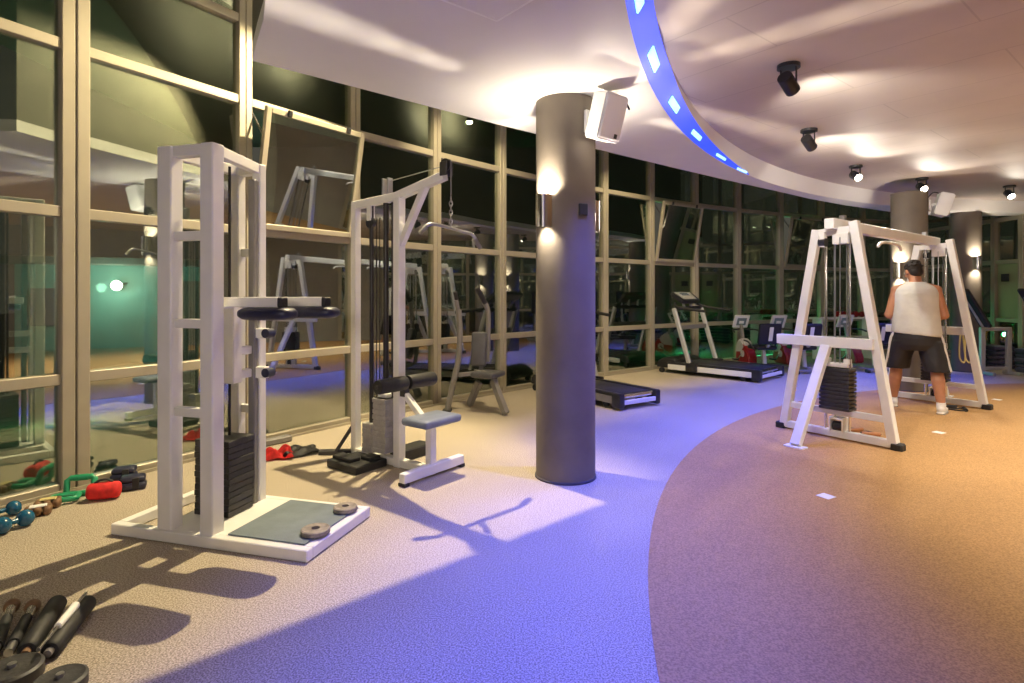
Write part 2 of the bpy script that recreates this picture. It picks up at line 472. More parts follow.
# ------------------------------------------------------------------ facade bays
SASH = {0: None}
def bay(n, p0, p1, wl, wr, sash=None, last=False, rails=ZR, opaque=None):
    """one bay: mullion on its first side, rails, panes"""
    root = bpy.data.objects.new('window_%d' % n, None); COL.objects.link(root); root['kind'] = 'structure'
    root.location = p0
    d = (p1 - p0); L = d.length; t = d.normalized(); nrm = V((t.y, -t.x, 0))      # towards the room
    root.rotation_euler = (0, 0, math.atan2(t.y, t.x))
    # local: x along bay, y = outward (left of travel), z up
    mb = MB()
    top = 5.0
    if wl > 0.14:
        mb.box((-wl / 4 - 0.002, 0, top / 2), (wl / 2 - 0.006, 0.11, top), bev=0.006)
        mb.box((wl / 4 + 0.002, 0, top / 2), (wl / 2 - 0.006, 0.11, top), bev=0.006)
        mb.box((0, 0.01, top / 2), (0.02, 0.07, top))
    else:
        mb.box((-wl / 4, 0, top / 2), (wl / 2 - 0.004, 0.10, top), bev=0.005)
        mb.box((wl / 4, 0, top / 2), (wl / 2 - 0.004, 0.10, top), bev=0.005)
        mb.box((0, 0.01, top / 2), (0.02, 0.07, top))
    mb.build('mullion', 'frame_alu', root)
    x0, x1 = wl / 2, L - wr / 2
    for z in rails:
        h = 0.075 if z > 0.1 else 0.05
        MB().box(((x0 + x1) / 2, 0, z), (x1 - x0, 0.075, h), bev=0.005).build('rail', 'frame_alu', root)
    zs = rails + [top]
    for i in range(len(zs) - 1):
        za, zb = zs[i] + 0.035, zs[i + 1] - 0.035
        if i == len(zs) - 2: zb = top
        if sash is not None and i == 2:
            # open hopper sash, hinged at its bottom rail and leaning into the room
            W, H, th = x1 - x0 - 0.004, zb - za, sash
            s = bpy.data.objects.new('open_sash', None); COL.objects.link(s); s.parent = root
            s.location = ((x0 + x1) / 2, -0.055, za - 0.01); s.rotation_euler = (th, 0, 0)
            fb = MB(); f = 0.052
            fb.box((-W / 2 + f / 2, 0, H / 2), (f, 0.045, H), bev=0.005); fb.box((W / 2 - f / 2, 0, H / 2), (f, 0.045, H), bev=0.005)
            fb.box((0, 0, f / 2), (W - 2 * f, 0.045, f), bev=0.005); fb.box((0, 0, H - f / 2), (W - 2 * f, 0.045, f), bev=0.005)
            fb.build('sash_frame', 'frame_alu', s)
            MB().box((0, 0, H / 2), (W - 2 * f + 0.01, 0.008, H - 2 * f + 0.01)).build('pane', 'tinted_glass', s)
            hb = MB()
            for k in (-0.3, 0.3):
                hb.box((k * W, -0.035, H - 0.02), (0.04, 0.03, 0.06), bev=0.006)
            hb.build('latch', 'black_plastic', s)
            ab = MB()
            for sx in (x0 + 0.01, x1 - 0.01):
                tip = V((sx, -0.055 - math.sin(th) * H * 0.75, za + math.cos(th) * H * 0.75))
                ab.bar((sx, 0.0, zb - 0.02), tip, 0.012, 0.012, bev=0)
            ab.build('stay_arm', 'dark_rod', root)
            continue
        m = 'tinted_glass'
        if opaque and i in opaque: m = opaque[i]
        MB().box(((x0 + x1) / 2, 0.012, (za + zb) / 2), (x1 - x0 + 0.01, 0.010, zb - za + 0.01)).build('pane', m, root)
    if last:
        MB().box((L, 0, top / 2), (wr, 0.10, top), bev=0.005).build('mullion', 'frame_alu', root)
    return root
i1 = NPRE
sashes = {i1 + 1: 0.185, i1 + 8 - 1: 0.17, i1 + 10: 0.17}
for n in range(len(mpts) - 1):
    wl = 0.17 if n == i1 else 0.125
    wr = 0.17 if n + 1 == i1 else 0.125
    bay(n + 1, mpts[n], mpts[n + 1], wl, wr, sash=sashes.get(n), last=(n == len(mpts) - 2))
NB = len(mpts)
# right wall: windows along x = WX, running towards the camera
ys = [ycor - 0.08, 11.75, 10.72, 10.14, 9.0, 7.7, 6.4]
for k in range(len(ys) - 1):
    bay(NB + k, V((WX, ys[k], 0)), V((WX, ys[k + 1], 0)), 0.10, 0.10, last=(k == len(ys) - 2), rails=[0.03, 0.86, 1.93, 2.72],
        opaque={1: 'panel_green'} if k == 2 else None)
struct(MB().box((WX + 0.05, (6.35 - 6.5) / 2, 2.5), (0.1, 12.85, 5.0)).build('wall_right', 'wall_dark'))
struct(MB().box(((mpts[0].x + WX) / 2, BACKY - 0.05, 2.5), (WX - mpts[0].x + 0.4, 0.1, 5.0)).build('wall_back', 'wall_dark'))
# small dark plaque on the green panel
o = MB().box((0, 0, 0), (0.012, 0.17, 0.14), bev=0.004).build('wall_plaque', 'plaque', loc=(WX - 0.045, 10.45, 1.64))
tag(o, 'small dark square plaque on the pale green panel by the far right column', 'sign')
# sill strip at the foot of the glass
mb = MB(); rings = []
for p in [FC + V((math.cos(t), math.sin(t), 0)) * (FR - 0.085) for t in [fac_ang(mpts[0]) + (fac_ang(mpts[-1]) - fac_ang(mpts[0])) * i / 90 for i in range(91)]]:
    d = (FC - p).normalized()
    if p.x > WX - 0.05: continue
    rings.append([p, p + V((0, 0, 0.022)), p + d * 0.02 + V((0, 0, 0.022)), p + d * 0.02])
mb.ring_loft(rings)
struct(mb.build('baseboard_left', 'frame_alu'))

# ------------------------------------------------------------------ columns
def column(loc, label):
    t = thing('round_column', label, 'column', loc, 0, 'round plaster columns')
    MB().lathe([(0, 0), (0.218, 0), (0.218, CEIL - 0.0005), (0, CEIL - 0.0005)], seg=48).build('shaft', 'column_plaster', t)
    MB().lathe([(0.2185, 0), (0.226, 0), (0.226, 0.012), (0.2185, 0.016)], seg=48).build('foot_ring', 'dark_ring', t)
    return t
C1 = V((0.395, 4.2, 0)); C2 = V((5.56, 7.97, 0)); C3 = V((7.9, 9.9, 0))
column(C1, 'thick grey brown round column standing alone in the middle foreground')
column(C2, 'round column behind the person in shorts, half hidden by the cable machine')
C4 = V((-0.5, -2.6, 0)); C5 = V((4.2, -4.0, 0))  # columns and sconces added out of view, for reflections and fill
column(C4, 'added round column behind the camera, only seen reflected in the glass')
column(C5, 'added round column deep behind the camera, seen only as a reflection in the glass')
column(C3, 'farthest round column near the right wall with one glowing sconce')

WARM = (1.0, 0.86, 0.66)
def sconce(c, ang, label, p_up, p_dn, lamp=True, z0=1.81, z1=2.04):
    """half-round metal up and down light on a column"""
    d = V((math.cos(ang), math.sin(ang), 0))
    t = thing('wall_sconce', label, 'wall lamp', c + d * 0.219 + V((0, 0, (z0 + z1) / 2)), ang, 'up and down column sconces')
    h = (z1 - z0) / 2
    n = 12
    prof = []
    for k in range(n + 1):
        a_ = -PI / 2 + PI * k / n
        prof.append((0.012 + 0.075 * math.cos(a_), 0.062 * math.sin(a_)))
    outer = [(x, y) for x, y in prof]; innr = [(0.012 + (x - 0.012) * 0.93, y * 0.93) for x, y in prof]
    MB().prism(outer + list(reversed(innr)), -h, h).build('shade', 'chrome', t)
    MB().box((0.005, 0, 0), (0.01, 0.10, 2 * h - 0.02)).build('back_plate', 'steel_rod', t)
    MB().cyl((0.035, 0, -0.03), (0.035, 0, 0.03), 0.018).build('bulb', 'lamp_glass_soft', t)
    pos = t.location + d * 0.066
    if lamp:
        light('sconce_uplight', 'SPOT', pos + V((0, 0, h - 0.03)), p_up, WARM, 0.02, pos + V((0, 0, 2)) - d * 0.1, 150, 0.5)
        light('sconce_downlight', 'SPOT', pos - V((0, 0, h - 0.03)), p_dn, WARM, 0.02, pos - V((0, 0, 2)) - d * 0.1, 120, 0.6)
    return t
A = math.radians
sconce(C1, A(226), 'polished sconce on the left side of the foreground column', 75, 20)
sconce(C1, A(29), 'sconce on the right side of the foreground column, seen edge on', 66, 30)
sconce(C2, A(205), 'sconce glowing on the column behind the person in shorts', 40, 25, z0=1.55, z1=1.78)
sconce(C3, A(268), 'bright sconce on the farthest column at the right', 40, 25, z0=1.75, z1=1.98)
sconce(C4, A(100), 'added sconce on the added column behind the camera, facing the white tower machine', 60, 60, z0=1.75, z1=1.98)
sconce(C5, A(75), 'added sconce on the deep added column behind the camera, facing the room', 60, 50, z0=1.75, z1=1.98)
for c_, a_, pw in ((C4, 100, 260), (C5, 75, 260)):  # forward fill added to brighten the machines' front faces
    d_ = V((math.cos(A(a_)), math.sin(A(a_)), 0)); q_ = c_ + d_ * 0.33 + V((0, 0, 1.87))
    light('front_fill', 'SPOT', q_, pw, (1.0, 0.86, 0.72), 0.05, q_ + d_ * 5 + V((0, 0, 0.75)), 80, 0.7)
# narrow beams thrown along the ceiling from the two nearer sconces
SL = C1 + V((math.cos(A(208)), math.sin(A(208)), 0)) * 0.30 + V((0, 0, 2.05))
SR_ = C1 + V((math.cos(A(20)), math.sin(A(20)), 0)) * 0.30 + V((0, 0, 2.05))
for src, tgt, zc in ((SL, (-1.16, 2.73), CEIL), (SR_, (1.7, 3.43), 2.93), (SR_, (1.02, 3.08), 2.93), (SR_, (3.2, 6.0), 2.93)):
    hd = V((tgt[0] - src.x, tgt[1] - src.y, 0)).normalized()
    for dist, pw in ((0.8, 40), (1.05, 60), (1.4, 100), (1.85, 150), (2.4, 220), (3.2, 300)):
        light('sconce_beam', 'SPOT', src, pw, WARM, 0.012, (src.x + hd.x * dist, src.y + hd.y * dist, zc), 14, 1.0)
# small switch plate on the column
d = V((math.cos(A(-62)), math.sin(A(-62)), 0))
o = MB().box((0, 0, 0), (0.02, 0.075, 0.085), bev=0.006).build('control_plate', 'plaque', loc=C1 + d * 0.226 + V((0, 0, 1.935)))
o.rotation_euler = (0, 0, A(-62))
tag(o, 'small dark control plate on the front of the foreground column', 'switch')

def speaker(col, ang, out, z, label, sc=1.0, tilt=0.30):
    d = V((math.cos(ang), math.sin(ang), 0))
    t = thing('wall_speaker', label, 'speaker', col + d * 0.22 + V((0, 0, z)), ang, 'white column speakers')
    MB().box((0.015, 0, 0), (0.03, 0.09, 0.16), bev=0.006).bar((0.02, 0, 0), (out - 0.05, 0, 0.02), 0.03, 0.03).build('bracket', 'speaker_white', t)
    R = Euler((0, tilt, 0))
    s = bpy.data.objects.new('cabinet', None)
    body = MB()
    M = Matrix.Translation(V((out, 0, 0))) @ R.to_matrix().to_4x4()
    poly = [(-0.08, -0.085), (0.08, -0.115), (0.08, 0.115), (-0.08, 0.085)]
    body.prism(poly, -0.155, 0.155, M)
    bmesh.ops.bevel(body.bm, geom=list(body.bm.edges), offset=0.012, segments=2, affect='EDGES')
    cab = body.build('cabinet', 'speaker_white', t)
    g = MB().box((0.083, 0, 0), (0.006, 0.20, 0.28), bev=0.002)
    for v in g.bm.verts: v.co = M @ v.co
    g.build('grille', 'paper', cab)
    b_ = MB().box((0.0868, 0.05, -0.115), (0.004, 0.03, 0.03), bev=0.001)
    for v in b_.bm.verts: v.co = M @ v.co
    b_.build('badge', 'plaque', cab)
    MB().tube(bez([(0.0, 0.03, 0.09), (out * 0.6, 0.09, 0.19), (out + 0.06, 0.12, 0.13), (out + 0.11, 0.125, 0.05)]), 0.006, 8).build('cable', 'black_rubber', t)
    return t
speaker(C1, A(-50), 0.16, 2.555, 'white loudspeaker with black cable, high on the foreground column')
speaker(C2, A(-20), 0.17, 2.57, 'white loudspeaker on the column behind the person in shorts')

# ------------------------------------------------------------------ ceiling spots
def ceiling_spot(loc, aim, label, lit):
    t = thing('ceiling_spotlight', label, 'spotlight', loc, 0, 'round spotlights along the inner ceiling')
    MB().cyl((0, 0, -0.025), (0, 0, 0), 0.075, seg=28).build('base', 'black_plastic', t)
    d = (V(aim) - V(loc)).normalized()
    hv = V((d.x, d.y, 0)).normalized(); sd = V((-hv.y, hv.x, 0))
    c = V((0, 0, -0.13))
    for s in (-1, 1): MB().bar(V((0, 0, -0.02)) + sd * 0.052 * s, c + sd * 0.052 * s, 0.02, 0.006, up=tuple(sd), bev=0.001).build('yoke_arm', 'black_plastic', t)
    hb = MB()
    q = V((0, 0, 1)).rotation_difference(d).to_matrix().to_4x4()
    M = Matrix.Translation(c) @ q
    hb.lathe([(0, -0.075), (0.047, -0.075), (0.05, -0.07), (0.05, 0.075), (0.044, 0.075), (0.044, 0.05), (0, 0.05)], M, 24)
    h = hb.build('lamp_head', 'black_plastic', t)
    if lit:
        MB().lathe([(0, 0.062), (0.03, 0.060), (0.043, 0.052), (0, 0.052)], M, 20).build('lens', 'lamp_glass', h)
    return t, V(loc) + c + d * 0.09
spots = [((1.92, 3.95), (5.5, 7.0, 0.6), 'nearest ceiling spotlight, black, seen from behind', 0),
         ((2.87, 5.5), (6.5, 8.5, 0.6), 'second ceiling spotlight, black, between the nearest one and the lit ones', 0),
         ((4.26, 7.05), (4.0, 2.0, 0.2), 'glowing ceiling spotlight farthest left of the lit ones', 1),
         ((5.62, 7.80), (4.8, 3.0, 0.2), 'glowing ceiling spotlight in the middle, above the cable machine', 1),
         ((7.30, 8.35), (6.2, 4.5, 0.2), 'glowing ceiling spotlight at the far right edge of the room', 1)]
for (xy, aim, lab, lit) in spots:
    t, p = ceiling_spot((xy[0], xy[1], INNER_Z), aim, lab, lit)
    light('spot_beam', 'SPOT', p, 100 if lit else 130, (1.0, 0.91, 0.76), 0.04, aim, 115, 0.6)

# ------------------------------------------------------------------ LED fixtures in the riser
LEDANG = [A(x) for x in (199, 192.5, 186, 179.5, 173.5, 168, 163.4, 158.5, 153.2, 148, 142.8, 138.6)]
LABS = {168: 'first', 163.4: 'second', 158.5: 'third', 153.2: 'fourth', 148: 'fifth', 142.8: 'sixth', 138.6: 'seventh and farthest'}
for deg, lab in LABS.items():
    t_ = A(deg)
    d = V((math.cos(t_), math.sin(t_), 0))
    lt = (lit_top(t_) - CEIL) / (INNER_Z - CEIL); f = 0.45 * lt
    p = IC + d * (SR + (TR_ - SR) * f - 0.006)
    o = MB().box((0, 0, 0), (0.012, 0.30, 0.065 * max(lt, 0.35)), bev=0.005, seg=2).build('led_fixture', 'led_lens', loc=(p.x, p.y, CEIL + (INNER_Z - CEIL) * f))
    o.rotation_euler = Euler((0, -math.atan2(SR - TR_, INNER_Z - CEIL), 0)).to_matrix().to_4x4().to_euler()
    o.rotation_mode = 'XYZ'
    o.matrix_world = Matrix.Translation(o.location) @ Matrix.Rotation(t_, 4, 'Z') @ Matrix.Rotation(-math.atan2(SR - TR_, INNER_Z - CEIL), 4, 'Y')
    tag(o, 'pale blue LED in the blue cove, %s from the camera' % lab, 'led light', 'LEDs in the blue cove')
# ------------------------------------------------------------------ platform tower machine (left foreground)
def weight_stack(root, name, c, sx, sy, z0, z1, n, m, fill=0.93):
    """a stack of separate plates with thin gaps"""
    mb = MB(); h = (z1 - z0) / n
    for i in range(n):
        j = 0.002 * ((i * 7) % 3 - 1)
        mb.box((c[0] + j, c[1] + j * 0.5, z0 + h * (i + 0.5)), (sx, sy, h * fill), bev=0.003)
    mb.box((c[0], c[1], (z0 + z1) / 2), (sx * 0.93, sy * 0.93, (z1 - z0) * 0.98))
    return mb.build(name, m, root)

def tower():
    t = thing('platform_tower_machine', 'tall white four-post exercise tower on a platform with dark blue padded arms', 'exercise machine', (-1.543, 3.295, 0), A(-15.5))
    W = 'white_paint'
    P1, P2, P3, P4 = (-0.28, -0.25), (0.0, -0.25), (-0.275, 0.25), (-0.10, 0.235)
    b = MB()
    b.box((0, -0.285, 0.032), (1.26, 0.05, 0.06), bev=0.005).box((0, 0.285, 0.032), (1.26, 0.05, 0.06), bev=0.005)
    b.box((-0.605, 0, 0.032), (0.05, 0.52, 0.06), bev=0.005).box((0.605, 0, 0.032), (0.05, 0.52, 0.06), bev=0.005)
    b.box((-0.33, 0, 0.032), (0.05, 0.52, 0.05), bev=0.004)
    b.build('base_frame', W, t)
    MB().box((0.135, 0, 0.057), (0.89, 0.525, 0.008), bev=0.002).build('deck', W, t)
    MB().box((0.345, 0.0, 0.0665), (0.47, 0.52, 0.008), bev=0.002).build('foot_mat', 'mat_rubber', t)
    for (x, y), wd, dp in ((P1, 0.095, 0.085), (P2, 0.085, 0.085), (P3, 0.07, 0.07), (P4, 0.06, 0.06)):
        MB().box((x, y, 1.10), (wd, dp, 2.09), bev=0.006).build('post', W, t)
    tb = MB(); z = 2.115
    tb.bar((P1[0] + 0.04, P1[1], z), (P2[0] - 0.04, P2[1], z), 0.06, 0.06)
    tb.bar((P2[0], P2[1] + 0.04, z), (P4[0], P4[1] - 0.03, z), 0.05, 0.06)
    tb.bar((P1[0], P1[1] + 0.04, z), (P3[0], P3[1] - 0.03, z), 0.05, 0.06)
    tb.bar((P3[0] + 0.03, P3[1], z), (P4[0] - 0.02, P4[1], z), 0.06, 0.06)
    tb.build('top_frame', W, t)
    for z in (1.655, 1.18, 0.70):
        MB().bar((P1[0] + 0.045, P1[1], z), (P2[0] - 0.04, P2[1], z), 0.045, 0.05).build('crossbar', W, t)
    for z in (1.60, 0.62):
        MB().bar((P3[0] + 0.03, P3[1] + 0.005, z), (P4[0] - 0.025, P4[1] + 0.005, z), 0.03, 0.05).build('crossbar', W, t)
    weight_stack(t, 'weight_stack', (-0.165, 0.02), 0.24, 0.20, 0.064, 0.50, 12, 'black_iron')
    MB().cyl((-0.215, 0.02, 0.5), (-0.215, 0.02, 2.10), 0.019).build('guide_rod', 'dark_rod', t)
    MB().cyl((-0.165, 0.06, 0.5), (-0.165, 0.06, 2.10), 0.008).build('lift_cable', 'dark_rod', t)
    MB().box((-0.095, 0.175, 1.04), (0.045, 0.035, 2.0), bev=0.004).build('guide_rail', 'grey_paint', t)
    # carriage sliding on the back posts
    c = MB()
    c.box((-0.115, 0.03, 1.06), (0.075, 0.075, 0.49), bev=0.006)
    c.box((-0.115, 0.135, 1.00), (0.05, 0.16, 0.05), bev=0.004).box((-0.115, 0.135, 0.86), (0.05, 0.16, 0.05), bev=0.004)
    c.box((-0.06, 0.195, 1.10), (0.10, 0.05, 0.06), bev=0.004).box((-0.06, 0.195, 0.86), (0.10, 0.05, 0.07), bev=0.004)
    c.box((-0.115, 0.02, 1.285), (0.075, 0.30, 0.055), bev=0.005)
    c.build('carriage', W, t)
    for z in (1.10, 0.86):
        MB().cyl((0.0, 0.165, z), (0.0, 0.225, z), 0.028).build('roller', 'navy_vinyl', t)
    for y, x1 in ((-0.12, 0.33), (0.15, 0.42)):
        a = MB().box(((x1 - 0.10) / 2, y, 1.295), (x1 + 0.10, 0.06, 0.055), bev=0.004).build('lift_arm', W, t)
        MB().box((x1 + 0.012, y, 1.295), (0.03, 0.06, 0.055), bev=0.006).build('end_cap', 'black_rubber', a)
        MB().box((-0.112, y, 1.295), (0.03, 0.06, 0.055), bev=0.006).build('end_cap', 'black_rubber', a)
        R = MB(); L = 0.34
        xs = [-0.5, -0.46, -0.36, -0.1, 0.2, 0.4, 0.48, 0.5]; ss = [0.2, 0.65, 0.95, 1.0, 1.0, 0.9, 0.6, 0.2]
        rings = []
        for u, s_ in zip(xs, ss):
            rings.append([V((x1 - 0.085 + u * L, y + 0.075 * s_ * math.copysign(abs(math.cos(q)) ** 0.6, math.cos(q)), 1.232 + (0.036 * s_) * math.copysign(abs(math.sin(q)) ** 0.7, math.sin(q)))) for q in [2 * PI * k / 20 for k in range(20)]])
        R.ring_loft(rings).build('arm_pad', 'navy_vinyl', a, angle=60)
    return t
tower()

def plate(loc, label, r=0.075, h=0.028, m='brown_leather', z=0.0, rot=(0, 0, 0)):
    o = MB().lathe([(r * 0.30, 0), (r * 0.9, 0), (r, 0.004), (r, h - 0.004), (r * 0.9, h), (r * 0.72, h - 0.003), (r * 0.5, h - 0.003), (r * 0.42, h), (r * 0.30, h), (r * 0.30, 0)], seg=32).build('weight_plate', m, loc=loc)
    o.rotation_euler = rot
    return tag(o, label, 'weight plate', 'small weight plates on the platform')
mat('worn_iron', (0.23, 0.20, 0.17), 0.6, noise=(30, 0.3))
def tower_pt(x, y, z):
    c, s = math.cos(A(-15.5)), math.sin(A(-15.5))
    return V((-1.543 + c * x - s * y, 3.295 + s * x + c * y, z))
plate(tower_pt(0.555, -0.13, 0.071), 'round iron weight plate on the white platform, the nearer of two', m='worn_iron')
plate(tower_pt(0.535, 0.19, 0.071), 'round iron weight plate on the white platform, the farther of two', r=0.068, m='worn_iron')

# ------------------------------------------------------------------ lat pulldown machine
def pulldown():
    t = thing('lat_pulldown_machine', 'white lat pulldown machine with grey seat, roller and twin grey weight stacks', 'exercise machine', (-1.30, 4.74, 0), A(-36.9))
    W = 'white_paint'
    bx = 0.53
    MB().box((0, 0, 1.045), (0.06, 0.06, 2.09), bev=0.005).build('post', W, t)
    MB().box((bx, 0, 1.045), (0.07, 0.07, 2.09), bev=0.005).build('post', W, t)
    b = MB().bar((-0.03, 0, 2.075), (bx, 0, 2.10), 0.055, 0.065).bar((bx - 0.02, 0, 2.10), (1.02, 0, 2.20), 0.055, 0.065)
    b.bar((bx + 0.02, 0, 1.72), (0.82, 0, 2.145), 0.05, 0.05)
    b.build('boom', W, t)
    b = MB().bar((-0.03, 0, 0.035), (0.90, 0, 0.035), 0.06, 0.06)
    b.box((0, 0, 0.012), (0.16, 0.16, 0.012), bev=0.003)
    b.build('base_beam', W, t)
    b = MB().box((0.90, 0.0, 0.055), (0.06, 0.62, 0.07), bev=0.006)
    f = b.build('foot_bar', W, t)
    for s in (-1, 1): MB().box((0.90, s * 0.29, 0.012), (0.07, 0.05, 0.024), bev=0.004).build('rubber_foot', 'black_rubber', f)
    b = MB().box((0.875, 0, 0.22), (0.06, 0.06, 0.31), bev=0.005).box((0.875, 0, 0.378), (0.2, 0.16, 0.012))
    b.bar((bx + 0.03, 0, 0.60), (0.82, 0, 0.385), 0.045, 0.045)
    b.build('seat_post', W, t)
    MB().box((0.885, 0, 0.412), (0.27, 0.38, 0.06), bev=0.026, seg=3).build('seat', 'slate_vinyl', t, angle=70)
    rl = MB()
    for s in (-1, 1):
        rl.lathe([(0, 0.015), (0.05, 0.015), (0.055, 0.03), (0.055, 0.27), (0.05, 0.285), (0, 0.285)], Matrix.Translation(V((bx + 0.085, 0, 0.66))) @ Matrix.Rotation(s * PI / 2, 4, 'X'), 24)
    r_ = rl.build('knee_roller', 'black_rubber', t)
    MB().cyl((bx + 0.085, -0.30, 0.66), (bx + 0.085, 0.30, 0.66), 0.014).box((bx + 0.06, 0, 0.62), (0.06, 0.05, 0.14), bev=0.004).build('roller_bracket', 'black_iron', r_)
    weight_stack(t, 'weight_stack', (0.405, 0.0), 0.15, 0.20, 0.10, 0.53, 10, 'grey_plate', 0.80)
    weight_stack(t, 'weight_stack', (0.20, 0.03), 0.11, 0.17, 0.06, 0.30, 6, 'grey_plate', 0.82)
    MB().box((0.405, 0, 0.545), (0.10, 0.13, 0.03), bev=0.004).build('stack_head', W, t)
    for x, r in ((0.20, 0.018), (0.375, 0.022), (0.455, 0.012)):
        MB().cyl((x, 0.0, 0.30), (x, 0.0, 2.06), r).build('guide_rod', 'dark_rod', t)
    for x in (0.26, 0.30):
        MB().cyl((x, 0.0, 0.4), (x, 0.0, 1.95), 0.004, seg=8).build('cable', 'dark_rod', t)
    p = MB().box((0.19, 0, 2.0), (0.05, 0.05, 0.13), bev=0.004).build('pulley_block', W, t)
    MB().cyl((0.19, -0.016, 1.92), (0.19, 0.016, 1.92), 0.045, seg=24).build('pulley', 'black_plastic', p)
    br = MB()
    for x in (0.36, 0.42):
        br.box((x, 0, 2.19), (0.02, 0.05, 0.13), bev=0.003)
    br.cyl((0.42, 0, 2.23), (1.0, 0, 2.27), 0.004, seg=8)
    br.build('cable_bracket', 'steel_rod', t)
    e = MB().box((1.03, 0.03, 2.245), (0.07, 0.012, 0.10), bev=0.003).box((1.03, -0.03, 2.245), (0.07, 0.012, 0.10), bev=0.003).build('pulley_block', 'black_iron', t)
    MB().lathe([(0, -0.014), (0.05, -0.014), (0.042, 0), (0.05, 0.014), (0, 0.014)], Matrix.Translation(V((1.03, 0, 2.27))) @ Matrix.Rotation(PI / 2, 4, 'X'), 24).build('pulley', 'black_plastic', e)
    bl = MB().box((0.27, -0.20, 0.03), (0.36, 0.30, 0.06), bev=0.008).box((0.22, -0.26, 0.075), (0.22, 0.10, 0.03), bev=0.005)
    bl.box((0.36, -0.14, 0.075), (0.12, 0.10, 0.03), bev=0.005)
    bl.box((0.40, 0.25, 0.045), (0.16, 0.34, 0.09), bev=0.01)
    bl.build('stabiliser_block', 'black_rubber', t)
    ft = MB().bar((-0.02, 0.02, 0.02), (-0.25, -0.18, 0.02), 0.07, 0.035).bar((-0.03, 0.0, 0.25), (-0.13, -0.10, 0.03), 0.05, 0.03)
    ft.build('rear_foot', 'black_iron', t)
    return t
pulldown()
LP = lambda x, y, z: V((-1.30 + 0.8 * x + 0.6 * y, 4.74 - 0.6 * x + 0.8 * y, z))
# bar hanging from the boom pulley
tip = LP(1.075, 0, 2.26)
t = thing('pulldown_bar', 'bent steel pulldown bar hanging by a chain from the lat pulldown boom', 'bar attachment', (tip.x, tip.y, 1.80))
ax = V((0.72, 0.62, -0.12)).normalized()
pts = [(-0.26, -0.075), (-0.19, 0.0), (-0.1, 0.015), (0.1, 0.01), (0.2, 0.0), (0.27, -0.085)]
MB().tube(bez([ax * u + V((0, 0, z)) for u, z in pts], 5), 0.0125, 10).build('bar', 'steel_rod', t)
for s in (0, -1):
    g = MB()
    u0, z0 = pts[s]; u1, z1 = pts[1 if s == 0 else -2]
    a0 = ax * u0 + V((0, 0, z0)); a1 = ax * u1 + V((0, 0, z1))
    g.cyl(a0, a0 + (a1 - a0) * 0.75, 0.016, seg=14)
    g.build('grip', 'grey_paint', t)
ch = MB()
for i in range(7):
    z = 0.03 + i * 0.032
    ring = [V((0.011 * math.cos(q) * (1 if i % 2 else 0), 0.011 * math.cos(q) * (0 if i % 2 else 1), z + 0.021 * math.sin(q))) for q in [2 * PI * k / 10 for k in range(10)]]
    ch.tube(ring, 0.0045, 6, cyclic=True)
ch.cyl((0, 0, 0.25), (0, 0, 0.50), 0.004, seg=8)
ch.build('chain', 'steel_rod', t)

# ------------------------------------------------------------------ grey seated press machine behind
def press():
    t = thing('seated_press_machine', 'grey seated press machine with two bent upright arms by the glass', 'exercise machine', (-0.30, 6.50, 0), 0)
    o = t.location
    def L(px, py, Y): return at(px, py, Y) - o
    G = 'grey_paint'
    MB().tube(bez([L(447, 412, 6.50), L(452, 388, 6.52), L(458, 362, 6.56), L(460, 336, 6.58), L(458.5, 310, 6.58)], 5), 0.034, 8).cyl(L(458.5, 312, 6.58), L(456, 300, 6.52), 0.024).build('press_arm', G, t)
    MB().tube(bez([L(487.5, 362, 6.72), L(488, 340, 6.72), L(488, 312, 6.70), L(484, 302, 6.68)], 5), 0.030, 8).build('press_arm', G, t)
    MB().cyl(L(485, 303, 6.68), L(477, 288, 6.60), 0.030).build('grip', 'black_rubber', t)
    MB().cyl(L(458, 306, 6.56), L(455, 292, 6.50), 0.022).build('grip', 'black_rubber', t)
    for p0, p1 in (((479, 382, 6.66), (469.5, 406, 6.79)), ((493, 380, 6.45), (506, 415, 6.27))):
        a0, a1 = L(*p0), L(*p1); a1.z = 0.02
        MB().bar(a0, a1, 0.06, 0.075, bev=0.005).build('leg', G, t)
    MB().bar(L(474, 372, 6.62), L(490, 374, 6.62), 0.06, 0.06).bar(L(458, 375, 6.55), L(486, 372, 6.72), 0.045, 0.045).bar(L(481, 372, 6.74), L(481, 336, 6.80), 0.05, 0.05).bar(L(481, 372, 6.5), L(498, 377, 6.46), 0.06, 0.05).build('frame', G, t)
    M = Euler((A(-8), 0, A(-12))).to_matrix()
    MB().box(L(479, 349, 6.68), (0.185, 0.075, 0.40), M, 0.03, 3).build('back_pad', 'charcoal_vinyl', t, angle=70)
    MB().box(L(488, 374, 6.50), (0.30, 0.32, 0.065), Euler((0, 0, A(-28))).to_matrix(), 0.028, 3).build('seat', 'charcoal_vinyl', t, angle=70)
    a1 = L(447, 412, 6.50); a1.z = 0.01
    MB().box(a1, (0.10, 0.14, 0.02), bev=0.004).build('foot_plate', 'black_rubber', t)
    return t
press()

